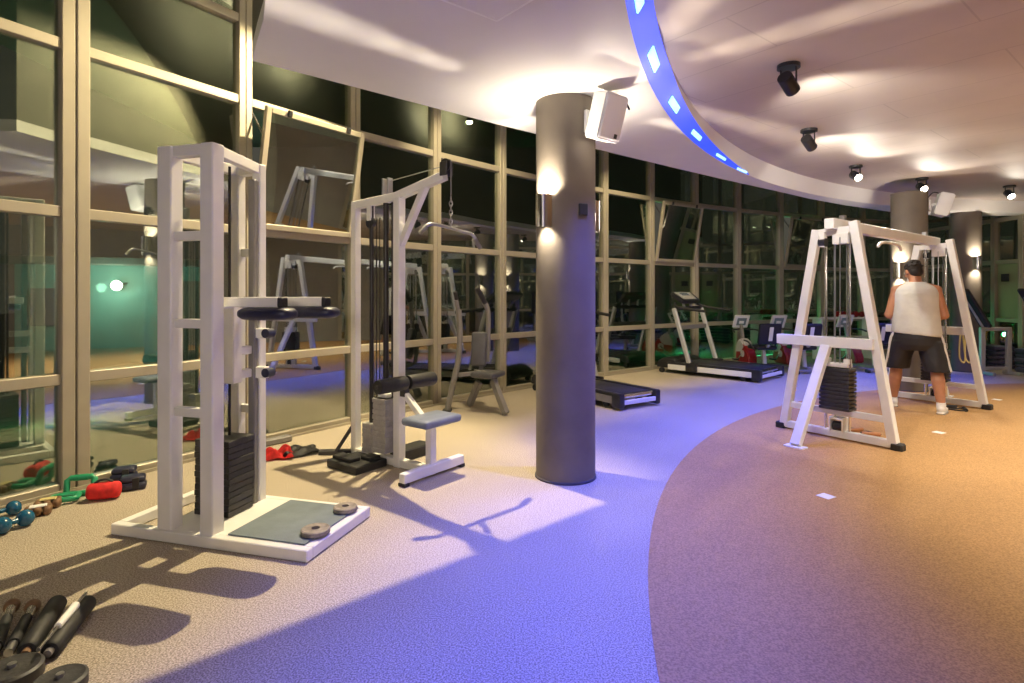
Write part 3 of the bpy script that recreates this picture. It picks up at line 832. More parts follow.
# ------------------------------------------------------------------ cable crossover machine
CU = V((0.571, -0.82, 0)); CV = V((0.80, 0.60, 0))
CO = V((3.005, 5.29, 0))
FO = V((5.205, 7.025, 0))
def crossover():
    rz = math.atan2(CU.y, CU.x)
    t = thing('cable_crossover_machine', 'white cable crossover machine with two A-shaped ends joined by a top beam', 'exercise machine', CO, 0)
    W = 'white_paint'
    def side(o, sgn, hl):
        # o: foot of the frame middle (relative), legs splay along CU, sgn: outward along -CV for near
        P = lambda u, z, v=0.0: o + CU * u + CV * v + V((0, 0, z))
        TL, TR, H = -0.165, 0.165, 1.95
        for s, b, tp in ((-1, -hl, TL), (1, hl, TR)):
            lg = MB().bar(P(b, 0.03), P(tp, H + (0.05 if s > 0 else 0)), 0.075, 0.075, up=tuple(CV), bev=0.006).build('leg', W, t)
            MB().bar(P(b - s * 0.02, 0.03), P(b + s * 0.075, 0.03), 0.09, 0.07, bev=0.012).build('foot_cap', 'black_rubber', lg)
        MB().bar(P(TL - 0.02, H - 0.035), P(TR, H - 0.02), 0.065, 0.065).build('top_bar', W, t)
        MB().bar(P(-hl, 0.05), P(hl, 0.05), 0.06, 0.065).build('base_bar', W, t)
        MB().bar(P(-hl * 0.87, 0.25), P(hl * 0.87, 0.25), 0.045, 0.055).build('lower_bar', W, t)
        # mid bar with outrigger leg
        MB().bar(P(-hl * 0.74 - 0.17, 0.895, sgn * 0.045), P(hl * 0.71, 0.895, sgn * 0.045), 0.06, 0.095).build('mid_bar', W, t)
        lg = MB().bar(P(-0.06, 0.86, sgn * 0.045), P(-0.06, 0.02, sgn * 0.62), 0.085, 0.06, up=(0, 0, 1), bev=0.005).build('outrigger_leg', W, t)
        MB().box(P(-0.06, 0.008, sgn * 0.62), (0.17, 0.10, 0.016), Euler((0, 0, rz)).to_matrix(), 0.003).build('foot_plate', W, lg)
        # weight stack hanging in the frame
        c = P(0.02, 0)
        mb = MB(); R = Euler((0, 0, rz)).to_matrix(); n = 11; z0, z1 = 0.27, 0.66; h = (z1 - z0) / n
        for i in range(n): mb.box(c + V((0, 0, z0 + h * (i + 0.5))), (0.27, 0.15, h * 0.80), R, 0.005)
        mb.box(c + V((0, 0, (z0 + z1) / 2)), (0.24, 0.13, z1 - z0 - 0.02), R)
        mb.build('weight_stack', 'black_iron', t)
        MB().box(c + V((0, 0, 0.685)), (0.22, 0.10, 0.035), R, 0.004).box(P(-0.07, 0.72), (0.05, 0.06, 0.05), R, 0.004).box(P(0.11, 0.72), (0.05, 0.06, 0.05), R, 0.004).build('stack_head', W, t)
        for u in (-0.085, 0.125):
            MB().cyl(P(u, 0.06), P(u, 1.92), 0.013, seg=14).build('guide_rod', 'chrome', t)
        for u, v in ((0.0, 0.0), (-0.03, 0.05), (0.06, -0.04), (0.09, 0.03)):
            MB().cyl(P(u, 0.70 if u else 0.15, v), P(u, 1.86, v), 0.005, seg=8).build('cable', 'steel_rod', t)
        # low pulley
        pb = MB()
        for s in (-1, 1): pb.box(P(0.03 + s * 0.055, 0.14), (0.014, 0.11, 0.12), R, 0.003)
        pb.box(P(0.03, 0.195), (0.12, 0.11, 0.02), R, 0.003)
        pb = pb.build('pulley_block', W, t)
        MB().cyl(P(-0.01, 0.12), P(0.07, 0.12), 0.045, seg=22).build('pulley', 'black_plastic', pb)
        # high pulleys under the beam
        pb = MB().box(P(-0.09, 1.85, sgn * 0.05), (0.05, 0.05, 0.14), R, 0.004).box(P(0.06, 1.85), (0.14, 0.08, 0.10), R, 0.004).build('pulley_block', W, t)
        MB().cyl(P(-0.12, 1.82, sgn * 0.05), P(-0.06, 1.82, sgn * 0.05), 0.04, seg=22).build('pulley', 'black_plastic', pb)
    Z0 = V((0, 0, 0)); fo = FO - CO
    side(Z0, -1, 0.49); side(fo, 1, 0.50)
    a = Z0 + V((0, 0, 1.985)) - CV * 0.13; b = fo + V((0, 0, 1.985)) + CV * 0.10
    MB().bar(a, b, 0.085, 0.10, bev=0.007).build('top_beam', W, t)
    for p in (0.10, 0.86):
        q = a.lerp(b, p)
        MB().box(q + V((0, 0, 0.075)), (0.05, 0.05, 0.05), Euler((0, 0, rz)).to_matrix(), 0.004).build('beam_bolt', 'steel_rod', t)
    return t
crossover()
# pull bar hanging under the beam
c = at(890, 246, 6.25)
t = thing('pull_bar', 'curved white pull bar hanging under the crossover beam', 'bar attachment', c)
MB().tube(bez([(-0.27, -0.22, -0.02), (-0.2, -0.16, 0.02), (0, 0, 0.035), (0.2, 0.16, 0.02), (0.27, 0.22, -0.03)], 5), 0.016, 10).build('bar', 'white_paint', t)
beam_z = 1.935
MB().cyl((0, 0, 0.04), (0, 0, max(0.06, beam_z - c.z)), 0.006, seg=8).build('hook_cable', 'steel_rod', t)

# loose attachments on the floor
def handle(loc, rz, label, m):
    t = thing('stirrup_attachment', label, 'handle attachment', loc, rz)
    MB().cyl((-0.075, 0, 0.02), (0.075, 0, 0.02), 0.019, seg=16).build('grip', m, t)
    MB().tube(bez([(-0.078, 0, 0.02), (-0.07, 0.06, 0.012), (0, 0.15, 0.010), (0.07, 0.06, 0.012), (0.078, 0, 0.02)], 6), 0.0075, 8).build('strap', 'black_rubber', t)
    return t
handle(floor_pt(871, 436), A(-20), 'wooden cable handle lying on the floor inside the near crossover end, nearer one', 'wood')
handle(floor_pt(856, 432), A(15), 'wooden cable handle on the floor beside the low pulley of the near crossover end', 'wood')
handle(floor_pt(965, 411), A(60), 'black cable handle lying beside the right shoe of the person', 'black_rubber')
handle(floor_pt(949, 408), A(-20), 'black cable handle on the floor nearest the far crossover foot cap', 'black_rubber')
# straw coloured rope loops hanging at the far end of the crossover
q = at(961, 333, 6.9)
t = thing('rope_attachment', 'straw coloured rope loops hanging from the far crossover mid bar', 'rope', q)
for dx in (0.0, 0.07):
    MB().tube(bez([(dx, 0, 0.02), (dx - 0.02, 0, -0.14), (dx - 0.01, 0.01, -0.30), (dx + 0.03, 0, -0.36), (dx + 0.05, 0, -0.30), (dx + 0.035, 0, -0.14), (dx + 0.02, 0, 0.02)], 5), 0.009, 8).build('loop', 'straw_rope', t)
# ------------------------------------------------------------------ treadmills
def treadmill(label, loc, rz, Lh=0.88, W=0.68, side='light_panel'):
    """local +x points to the console end"""
    t = thing('treadmill', label, 'treadmill', loc, rz, 'treadmills in front of the glass')
    b = MB()
    for s in (-1, 1): b.box((0, s * (W / 2 - 0.05), 0.125), (2 * Lh - 0.14, 0.06, 0.07), bev=0.008)
    b.box((-Lh * 0.5, 0, 0.11), (0.05, W - 0.1, 0.04)).box((Lh * 0.4, 0, 0.11), (0.05, W - 0.1, 0.04))
    b.build('chassis', 'black_iron', t)
    for s in (-1, 1):
        r = MB().box((-0.05, s * (W / 2 - 0.035), 0.178), (2 * Lh - 0.30, 0.075, 0.035), bev=0.01).build('side_rail', 'black_plastic', t)
        MB().box((-0.05, s * (W / 2 - 0.004), 0.112), (2 * Lh - 0.32, 0.014, 0.085), bev=0.003).build('trim_panel', side, r)
    rings = []
    MB().box((-0.06, 0, 0.172), (2 * Lh - 0.26, W - 0.15, 0.022), bev=0.009, seg=2).build('belt', 'belt_black', t)
    MB().cyl((-Lh + 0.06, -W / 2 + 0.08, 0.15), (-Lh + 0.06, W / 2 - 0.08, 0.15), 0.034).build('rear_roller', 'chrome', t)
    for s in (-1, 1):
        MB().box((-Lh + 0.06, s * (W / 2 - 0.035), 0.110), (0.15, 0.085, 0.17), bev=0.02, seg=2).build('rear_cap', 'black_plastic', t)
    MB().box((-Lh + 0.005, 0, 0.09), (0.025, W - 0.14, 0.05), bev=0.004).build('rear_bar', 'light_panel', t)
    # motor hood
    hd = []
    for x, h in ((Lh - 0.36, 0.205), (Lh - 0.32, 0.24), (Lh - 0.20, 0.265), (Lh - 0.08, 0.25), (Lh, 0.20), (Lh + 0.01, 0.13)):
        hd.append([V((x, y, z)) for y, z in ((-W / 2 + 0.02, 0.09), (W / 2 - 0.02, 0.09), (W / 2 - 0.02, h - 0.03), (W / 2 - 0.07, h), (-W / 2 + 0.07, h), (-W / 2 + 0.02, h - 0.03))])
    MB().ring_loft(hd).build('motor_hood', 'black_plastic', t, angle=50)
    for s in (-1, 1):
        MB().bar((Lh - 0.64, s * (W / 2 + 0.01), 0.10), (Lh - 0.33, s * (W / 2 + 0.01), 1.10), 0.055, 0.075, up=(1, 0, 0), bev=0.012).build('upright', 'silver_paint', t)
        MB().box((Lh - 0.65, s * (W / 2 + 0.005), 0.14), (0.20, 0.07, 0.16), bev=0.02, seg=2).build('upright_base', 'black_plastic', t)
        MB().tube(bez([(Lh - 0.29, s * (W / 2 - 0.10), 1.18), (Lh - 0.37, s * (W / 2), 1.13), (Lh - 0.53, s * (W / 2 + 0.01), 1.10), (Lh - 0.88, s * (W / 2 - 0.01), 1.06)], 6), 0.022, 10).build('handrail', 'black_rubber', t)
        MB().cyl((Lh - 0.08, s * (W / 2 - 0.05), 0.045), (Lh - 0.08, s * (W / 2 - 0.01), 0.045), 0.044).build('wheel', 'black_rubber', t)
        MB().cyl((-Lh + 0.28, s * (W / 2 - 0.08), 0.045), (-Lh + 0.28, s * (W / 2 - 0.04), 0.045), 0.044).build('wheel', 'black_rubber', t)
        MB().bar((-Lh + 0.28, s * (W / 2 - 0.06), 0.05), (-Lh + 0.24, s * (W / 2 - 0.06), 0.11), 0.03, 0.03).build('foot_bracket', 'black_iron', t)
    MB().bar((Lh - 0.43, -W / 2, 0.78), (Lh - 0.43, W / 2, 0.78), 0.04, 0.07).build('crossbar', 'grey_paint', t)
    MB().bar((Lh - 0.33, -W / 2 - 0.02, 1.10), (Lh - 0.33, W / 2 + 0.02, 1.10), 0.06, 0.06, bev=0.02).build('handle_bar', 'black_rubber', t)
    c = MB(); R = Euler((0, A(-35), 0)).to_matrix().to_4x4(); M = Matrix.Translation(V((Lh - 0.29, 0, 1.28))) @ R
    pol = [(-0.15, -0.20), (-0.13, -0.30), (0.10, -0.34), (0.14, -0.28), (0.14, 0.28), (0.10, 0.34), (-0.13, 0.30), (-0.15, 0.20)]
    c.prism(pol, -0.035, 0.03, M)
    bmesh.ops.bevel(c.bm, geom=list(c.bm.edges), offset=0.012, segments=2, affect='EDGES')
    cn = c.build('console', 'black_plastic', t)
    s_ = MB()
    s_.prism([(-0.09, -0.22), (0.11, -0.26), (0.11, 0.26), (-0.09, 0.22)], 0.0295, 0.034, M)
    s_.build('console_face', 'silver_paint', cn)
    s_ = MB()
    s_.prism([(0.01, -0.13), (0.09, -0.13), (0.09, 0.13), (0.01, 0.13)], 0.034, 0.037, M)
    s_.build('screen', 'screen_glow', cn)
    MB().bar((Lh - 0.33, -0.12, 1.10), (Lh - 0.30, -0.12, 1.26), 0.04, 0.03).bar((Lh - 0.33, 0.12, 1.10), (Lh - 0.30, 0.12, 1.26), 0.04, 0.03).build('console_neck', 'silver_paint', t)
    return t
FD = V((-0.69, 0.72, 0)).normalized(); rzT = math.atan2(FD.y, FD.x)
rear = (floor_pt(757, 384) + floor_pt(786, 377)) / 2
treadmill('treadmill with silver slanted uprights in front of the glass, right of the foreground column', rear + FD * 0.88, rzT, W=0.90)
rear = (floor_pt(624, 413) + floor_pt(655, 404)) / 2
FD2 = V((-0.55, 0.835, 0)).normalized()
treadmill('treadmill mostly hidden behind the foreground column, only its rear deck showing', rear + FD2 * 0.88, math.atan2(FD2.y, FD2.x), W=0.66, side='grey_paint')

# ------------------------------------------------------------------ recumbent bikes
mat('bike_grey', (0.42, 0.41, 0.41), 0.35)
def bike(label, loc, rz):
    """local +x points to the console end"""
    t = thing('recumbent_bike', label, 'exercise bike', loc, rz, 'exercise bikes by the glass')
    MB().bar((0.30, 0, 0.075), (-0.62, 0, 0.075), 0.07, 0.06).build('base_beam', 'grey_paint', t)
    for x in (0.34, -0.62):
        f = MB().box((x, 0, 0.045), (0.07, 0.46, 0.05), bev=0.012).build('foot_bar', 'grey_paint', t)
        for s in (-1, 1): MB().box((x, s * 0.22, 0.03), (0.085, 0.06, 0.058), bev=0.01).build('foot_cap', 'black_rubber', f)
    body = [(0.30, 0.09), (0.33, 0.22), (0.28, 0.42), (0.20, 0.53), (0.10, 0.50), (-0.02, 0.38), (-0.14, 0.22), (-0.14, 0.09)]
    M = Matrix.Rotation(PI / 2, 4, 'X')
    h = MB().prism(body, -0.085, 0.085, M)
    bmesh.ops.bevel(h.bm, geom=list(h.bm.edges), offset=0.03, segments=3, affect='EDGES')
    hs = h.build('housing', 'red_paint', t, angle=50)
    up = [(0.335, 0.26), (0.285, 0.43), (0.20, 0.54), (0.095, 0.51), (0.0, 0.40), (0.10, 0.28)]
    h = MB().prism(up, -0.092, 0.092, M)
    bmesh.ops.bevel(h.bm, geom=list(h.bm.edges), offset=0.025, segments=3, affect='EDGES')
    h.build('upper_cover', 'bike_grey', hs, angle=50)
    for s in (-1, 1):
        MB().cyl((0.06, s * 0.088, 0.27), (0.06, s * 0.098, 0.27), 0.06, seg=28).build('crank_disc', 'bike_grey', hs)
        p = MB().bar((0.06, s * 0.112, 0.27), (0.06 + s * 0.11, s * 0.112, 0.27 - s * 0.11), 0.014, 0.028).build('crank', 'chrome', t)
        MB().box((0.06 + s * 0.11, s * 0.165, 0.27 - s * 0.11), (0.10, 0.09, 0.025), bev=0.006).build('pedal', 'black_plastic', p)
    MB().bar((0.20, 0, 0.50), (0.27, 0, 0.78), 0.05, 0.05, bev=0.01).build('console_mast', 'grey_paint', t)
    R = Euler((0, A(-25), 0)).to_matrix()
    c = MB().box((0.27, 0, 0.84), (0.035, 0.29, 0.25), R, 0.008).build('console', 'light_panel', t)
    c2 = MB()
    c2.box(V((0.27, 0, 0.84)) + R @ V((-0.018, 0, 0.0)), (0.006, 0.18, 0.15), R, 0.002)
    c2.box(V((0.27, 0, 0.84)) + R @ V((0.018, 0, 0.0)), (0.006, 0.18, 0.15), R, 0.002)
    sc_ = c2.build('screen', 'screen_glow', c)
    l_ = MB().box(V((0.27, 0, 0.84)) + R @ V((-0.022, 0, -0.01)), (0.004, 0.09, 0.05), R, 0.001).box(V((0.27, 0, 0.84)) + R @ V((0.022, 0, -0.01)), (0.004, 0.09, 0.05), R, 0.001)
    l_.build('readout', 'light_panel', c)
    MB().tube(bez([(0.25, -0.05, 0.70), (0.16, -0.22, 0.69), (0.04, -0.25, 0.66)], 6), 0.014, 8).tube(bez([(0.25, 0.05, 0.70), (0.16, 0.22, 0.69), (0.04, 0.25, 0.66)], 6), 0.014, 8).build('handlebar', 'black_rubber', t)
    MB().bar((-0.50, 0, 0.09), (-0.46, 0, 0.40), 0.05, 0.06).bar((-0.46, 0, 0.38), (-0.62, 0, 0.48), 0.05, 0.04).build('seat_post', 'silver_paint', t)
    MB().box((-0.42, 0, 0.43), (0.34, 0.36, 0.07), bev=0.03, seg=3).build('seat', 'bike_vinyl', t, angle=70)
    b = MB().box((-0.64, 0, 0.67), (0.075, 0.40, 0.36), Euler((0, A(-12), 0)).to_matrix(), 0.035, 3).build('backrest', 'bike_vinyl', t, angle=70)
    MB().box((-0.69, 0, 0.67), (0.012, 0.07, 0.24), Euler((0, A(-12), 0)).to_matrix(), 0.004).build('back_plate', 'light_panel', b)
    for s in (-1, 1):
        MB().tube(bez([(-0.48, s * 0.18, 0.40), (-0.42, s * 0.25, 0.52), (-0.28, s * 0.25, 0.54)], 5), 0.014, 8).build('side_grip', 'black_rubber', t)
    return t
rzB = A(172)
b1 = bike('leftmost exercise bike by the glass with white console and red wheel housing', floor_pt(749, 369), A(97))
b2 = dup(b1, floor_pt(787, 369), A(97), 'exercise bike with red housing between the leftmost bike and the near crossover end')
b3 = dup(b1, floor_pt(855, 368), A(95), 'exercise bike seen through the near A-shaped end of the crossover')

# ------------------------------------------------------------------ dumbbell rack with red dumbbells
ctr = at(843, 317, 11.75)
SZ = ctr.z
rk = thing('dumbbell_rack', 'white dumbbell rack shelf seen through the near crossover end', 'rack', (ctr.x, ctr.y, 0), A(12))
MB().box((0, 0, SZ - 0.02), (1.38, 0.30, 0.04), bev=0.006).build('shelf', 'white_paint', rk)
MB().box((0, 0.02, 0.45), (1.30, 0.28, 0.03), bev=0.005).build('shelf', 'white_paint', rk)
for s in (-1, 1):
    MB().box((s * 0.60, 0, (SZ - 0.04) / 2), (0.05, 0.26, SZ - 0.04), bev=0.005).build('leg', 'white_paint', rk)
def dumbbell(loc, rz, label, m, r=0.055, L=0.20, tilt=0.0, group=None, hm='chrome', sphere=False):
    t = thing('dumbbell', label, 'dumbbell', loc, rz, group)
    MB().cyl((-L / 2, 0, r), (L / 2, 0, r), r * 0.32, seg=14).build('handle', hm, t)
    for s in (-1, 1):
        mb = MB()
        if sphere: mb.ell((s * L / 2, 0, r), (r * 0.92, r, r), seg=22, rings=14)
        else: mb.lathe([(0, -r * 0.6), (r * 0.8, -r * 0.6), (r, -r * 0.35), (r, r * 0.35), (r * 0.8, r * 0.6), (0, r * 0.6)], Matrix.Translation(V((s * L / 2, 0, r))) @ Matrix.Rotation(PI / 2, 4, 'Y'), 18)
        mb.build('head', m, t)
    return t
c, s = math.cos(A(12)), math.sin(A(12))
names = ['leftmost red dumbbell on the white rack shelf', 'second red dumbbell from the left on the white rack shelf', 'third red dumbbell from the left on the white rack shelf', 'rightmost red dumbbell on the white rack shelf']
for i, nm in enumerate(names):
    x = -0.06 + i * 0.145
    dumbbell((ctr.x + c * x, ctr.y + s * x, SZ), A(102), nm, 'red_paint', r=0.058, L=0.17, group='red dumbbells on the rack', hm='red_paint')

# ------------------------------------------------------------------ far right benches and step stacks
def pad_bench(loc, rz, label):
    t = thing('incline_bench', label, 'bench', loc, rz, 'grey benches with black sloping pads')
    G = 'silver_paint'
    for x in (-0.22, 0.22):
        MB().box((x, 0, 0.39), (0.075, 0.06, 0.76), bev=0.006).build('leg', G, t)
    MB().box((0, 0, 0.755), (0.51, 0.06, 0.06), bev=0.006).box((0, 0, 0.10), (0.40, 0.045, 0.05), bev=0.005).build('crossbar', G, t)
    MB().bar((-0.20, 0.0, 0.80), (-0.50, 0.0, 1.30), 0.05, 0.05).build('pad_arm', G, t)
    d = (V((-0.58, 0.10, 1.42)) - V((-0.18, 0.0, 0.80)))
    MB().bar((-0.17, -0.03, 0.79), (-0.57, -0.03, 1.42), 0.22, 0.06, up=(0.8, 0, 0.5), bev=0.02).build('pad', 'black_rubber', t)
    for x in (-0.22, 0.22): MB().bar((x, -0.24, 0.03), (x, 0.10, 0.03), 0.05, 0.05).build('floor_runner', G, t)
    return t
pb = pad_bench((8.07, 9.50, 0), 0, 'grey frame bench with black sloping pad beside the farthest column')
dup(pb, (8.38, 8.72, 0), 0, 'grey bench with black sloping pad cut off by the right picture edge')
def step(loc, rz, label):
    t = thing('aerobic_step', label, 'step platform', loc, rz, 'stacked step platforms by the right wall')
    b = MB().box((0, 0, 0.045), (0.36, 0.95, 0.06), bev=0.016, seg=2)
    for sx in (-1, 1):
        for sy in (-1, 1): b.box((sx * 0.12, sy * 0.38, 0.0125), (0.10, 0.14, 0.025), bev=0.004)
    b.build('platform', 'step_purple', t)
    MB().box((0, 0, 0.0775), (0.31, 0.90, 0.008), bev=0.003).build('tread_pad', 'slate_vinyl', t)
    return t
mat('step_purple', (0.07, 0.06, 0.12), 0.5)
st = None
ordn = ['bottom', 'second from the bottom', 'middle', 'second from the top', 'topmost']
for k, (x, y, where) in enumerate(((8.74, 10.55, 'in the stack behind the grey bench'), (8.84, 9.35, 'in the stack at the right picture edge'))):
    for i in range(5):
        lab = '%s dark purple step platform %s' % (ordn[i], where)
        if st is None: st = step((x, y, 0.0), 0, lab)
        else: dup(st, (x + (i % 2) * 0.015, y, i * 0.0818), 0.02 * (i % 3 - 1), lab)

# ------------------------------------------------------------------ floor stickers
def sticker(px, py, label, s=0.088, rz=0.5):
    p = floor_pt(px, py); z = 0.0045
    o = MB().box((0, 0, 0.0012), (s, s, 0.0024), bev=0.0008).build('floor_sticker', 'paper', loc=(p.x, p.y, z))
    o.rotation_euler = (0, 0, rz)
    tag(o, label, 'floor sticker', 'white stickers on the orange floor')
sticker(826, 497, 'white square sticker on the floor, nearest to the camera')
sticker(939, 433, 'white square sticker on the floor below the right shoe of the person')
sticker(997, 400, 'white square sticker on the floor beyond the far crossover foot, far right')

# ------------------------------------------------------------------ small gear along the left glass
def lie(px, py): return floor_pt(px, py)
dumbbell(lie(14, 530), A(72), 'round-headed blue dumbbell at the left picture edge, nearer one', 'blue_vinyl', r=0.047, L=0.115, sphere=True, group='blue dumbbells', hm='blue_vinyl')
dumbbell(lie(2, 518), A(60), 'round-headed blue dumbbell behind the nearer blue one, at the left picture edge', 'blue_vinyl', r=0.043, L=0.11, sphere=True, group='blue dumbbells', hm='blue_vinyl')
def ankle_weight(loc, rz, label, m, strap):
    t = thing('ankle_weight', label, 'ankle weight', loc, rz, 'brown ankle weights')
    for i in range(3):
        MB().box((-0.046 + i * 0.046, 0, 0.028), (0.043, 0.10, 0.052), bev=0.018, seg=3).build('sand_pocket', m, t, angle=70)
    MB().box((0.0, 0.0, 0.055), (0.085, 0.05, 0.008), bev=0.003).build('strap', strap, t)
    return t
ankle_weight(lie(38, 515), A(35), 'brown ankle weight with pale strap beside the blue dumbbells', 'brown_leather', 'paper')
ankle_weight(lie(48, 507.5), A(30), 'brown ankle weight lying against the green hand weight', 'brown_leather', 'straw_rope')
def green_grip(loc, rz, label, sc=1.0):
    """open box-shaped hand weight"""
    t = thing('hand_weight', label, 'hand weight', loc, rz, 'green hand weights')
    mb = MB()
    mb.tube([V((x * sc, y * sc, 0.03)) for x, y in ((-0.11, -0.055), (-0.085, -0.075), (0.085, -0.075), (0.11, -0.055), (0.11, 0.055), (0.085, 0.075), (-0.085, 0.075), (-0.11, 0.055))], 0.028 * sc, 12, cyclic=True)
    mb.build('ring_body', 'green_vinyl', t, angle=80)
    MB().cyl((-0.06 * sc, 0.075 * sc, 0.03), (0.06 * sc, 0.075 * sc, 0.03), 0.031 * sc).build('grip', 'green_vinyl', t)
    return t
green_grip(lie(65, 502), A(28), 'green loop-shaped hand weight lying flat beside the brown ankle weights', 0.62)
o = green_grip(lie(82, 494), A(22), 'green loop-shaped hand weight standing on edge against the thick mullion', 0.68)
o.rotation_euler = (A(72), 0, A(22)); o.location.z = 0.058
# red bag
t = thing('sand_bag', 'red cylindrical bag with black handle at the foot of the thick window mullion', 'bag', lie(104, 499), A(22))
rings = []
for u, s_ in ((-0.15, 0.35), (-0.145, 0.75), (-0.12, 0.96), (-0.04, 1.03), (0.04, 1.02), (0.12, 0.97), (0.145, 0.78), (0.15, 0.4)):
    rings.append([V((u * 0.62, 0.056 * s_ * math.cos(q), 0.056 + 0.054 * s_ * math.sin(q))) for q in [2 * PI * k / 22 for k in range(22)]])
MB().ring_loft(rings).build('body', 'red_cloth', t, angle=70)
MB().tube(bez([(-0.05, 0, 0.108), (-0.02, 0, 0.125), (0.02, 0, 0.125), (0.05, 0, 0.108)], 5), 0.008, 8).build('handle', 'black_rubber', t)
# folded navy mats
for k, (px, py, lab, r_) in enumerate(((124, 480, 'folded navy pad leaning behind the red bag', 20), (133, 489, 'folded navy pad in front, right of the red bag', 28))):
    t = thing('folded_pad', lab, 'pad', lie(px, py), A(r_), 'navy folded pads')
    MB().box((0, 0, 0.026), (0.16, 0.10, 0.05), bev=0.02, seg=3).box((0.0, 0.01, 0.070), (0.15, 0.09, 0.042), Euler((A(8), 0, 0)).to_matrix(), 0.02, 3).build('cushion', 'navy_vinyl', t, angle=70)
    MB().box((0.02, -0.047, 0.05), (0.04, 0.012, 0.075), bev=0.003).build('strap', 'black_rubber', t)

# red cloth and dark mats by the glass
def cloth(name, label, cat, loc, m, sx, sy, rz, h=0.03, seed=1):
    rnd = random.Random(seed)
    mb = MB(); bm = mb.bm; n = 16; g = []
    ph = [rnd.uniform(0, 6) for _ in range(4)]
    for i in range(n + 1):
        row = []
        for j in range(n + 1):
            u, v = i / n - 0.5, j / n - 0.5
            ed = min(0.5 - abs(u), 0.5 - abs(v)) * 8
            z = h * (0.55 + 0.3 * math.sin(u * 11 + ph[0] + v * 4) + 0.25 * math.sin(v * 13 + ph[1] - u * 6)) * min(1, ed + 0.25)
            rr = 1 + 0.12 * math.sin(6 * u + ph[2]) + 0.10 * math.sin(7 * v + ph[3])
            row.append(bm.verts.new((u * sx * rr, v * sy * rr, max(0.008, z + 0.01))))
        g.append(row)
    for i in range(n):
        for j in range(n): bm.faces.new((g[i][j], g[i + 1][j], g[i + 1][j + 1], g[i][j + 1]))
    r = bmesh.ops.solidify(bm, geom=list(bm.faces), thickness=0.007)
    o = mb.build(name, m, loc=loc, angle=80); o.rotation_euler = (0, 0, rz)
    return tag(o, label, cat)
p = lie(301, 453.5)
cloth('exercise_mat', 'dark grey exercise mat crumpled on the floor beside the red cloth', 'mat', p, 'black_iron', 0.32, 0.22, A(35), 0.05, 3)
p = lie(277, 457.5); p.z = 0.0
cloth('red_cloth', 'crumpled red cloth on the floor behind the white tower', 'cloth', p, 'red_cloth', 0.22, 0.20, A(20), 0.07, 5)
o = MB().box((0, 0, 0.03), (0.42, 0.09, 0.055), bev=0.01).build('mat_roll_board', 'grey_paint', loc=(floor_pt(262, 449).x, floor_pt(262, 449).y + 0.12, 0))
o.name = 'foam_board'; o.rotation_euler = (0, 0, A(50)); tag(o, 'grey foam board lying along the glass behind the red cloth', 'board')

# ------------------------------------------------------------------ pile of bars at the lower left corner
def floor_bar(p0, p1, r, label, m, z=0.0, cap=None, name='foam_roller', cat='foam roller', group=None):
    a = floor_pt(*p0); b = floor_pt(*p1); a.z = b.z = 0
    mid = (a + b) / 2; d = (b - a)
    t = thing(name, label, cat, V((mid.x, mid.y, z)), math.atan2(d.y, d.x), group)
    L = d.length
    MB().lathe([(0, -L / 2), (r * 0.8, -L / 2), (r, -L / 2 + r * 0.3), (r, L / 2 - r * 0.3), (r * 0.8, L / 2), (0, L / 2)], Matrix.Translation(V((0, 0, r))) @ Matrix.Rotation(PI / 2, 4, 'Y'), 24).build('roll', m, t)
    MB().cyl((-L / 2 - 0.025, 0, r), (L / 2 + 0.025, 0, r), r * 0.42).build('core', cap or 'grey_paint', t)
    return t
floor_bar((50, 660), (88, 610), 0.034, 'thick black foam roller in the lower left corner, rightmost of two', 'black_rubber', group='black foam rollers', name='foam_roller')
floor_bar((27, 660), (58, 610), 0.034, 'thick black foam roller in the lower left corner, left of the thin rod', 'black_rubber', group='black foam rollers', name='foam_roller', cap='brown_leather')
# thin chrome rod resting on the rollers
a = floor_pt(38, 650, 0.077); b = floor_pt(86, 593, 0.077)
t = thing('steel_rod', 'thin pale steel rod with pale grip lying on two black rollers', 'rod', (a + b) / 2, math.atan2((b - a).y, (b - a).x))
L = (b - a).length
MB().cyl((-L / 2, 0, 0), (L / 2, 0, 0), 0.007).build('rod', 'chrome', t)
MB().cyl((-0.05, 0, 0), (L / 2 - 0.10, 0, 0), 0.013, 0.016).build('grip', 'paper', t)
def pole(p0, p1, label):
    a = floor_pt(*p0); b = floor_pt(*p1); d = b - a; L = d.length; m = (a + b) / 2
    t = thing('hand_grip_bar', label, 'bar attachment', (m.x, m.y, 0.0), math.atan2(d.y, d.x), 'grip bars with brown knobs')
    z = 0.030
    MB().cyl((-L / 2, 0, z), (L * 0.12, 0, z), 0.022, 0.019).build('grip', 'black_rubber', t)
    MB().cyl((L * 0.12, 0, z), (L * 0.36, 0, z), 0.014, 0.018).build('shaft', 'chrome', t)
    MB().lathe([(0, 0), (0.02, 0), (0.028, 0.012), (0.028, 0.03), (0.02, 0.042), (0, 0.045)], Matrix.Translation(V((L * 0.36, 0, z))) @ Matrix.Rotation(PI / 2, 4, 'Y'), 20).build('knob', 'brown_leather', t)
    MB().cyl((-L / 2 - 0.06, 0, z), (-L / 2, 0, z), 0.015).build('tail_pin', 'steel_rod', t)
    return t
pole((-4, 655), (13, 610), 'black bar with brown knob in the lower left corner, left one of two')
pole((13, 652), (34, 611), 'black bar with brown knob in the lower left corner, right one of two')
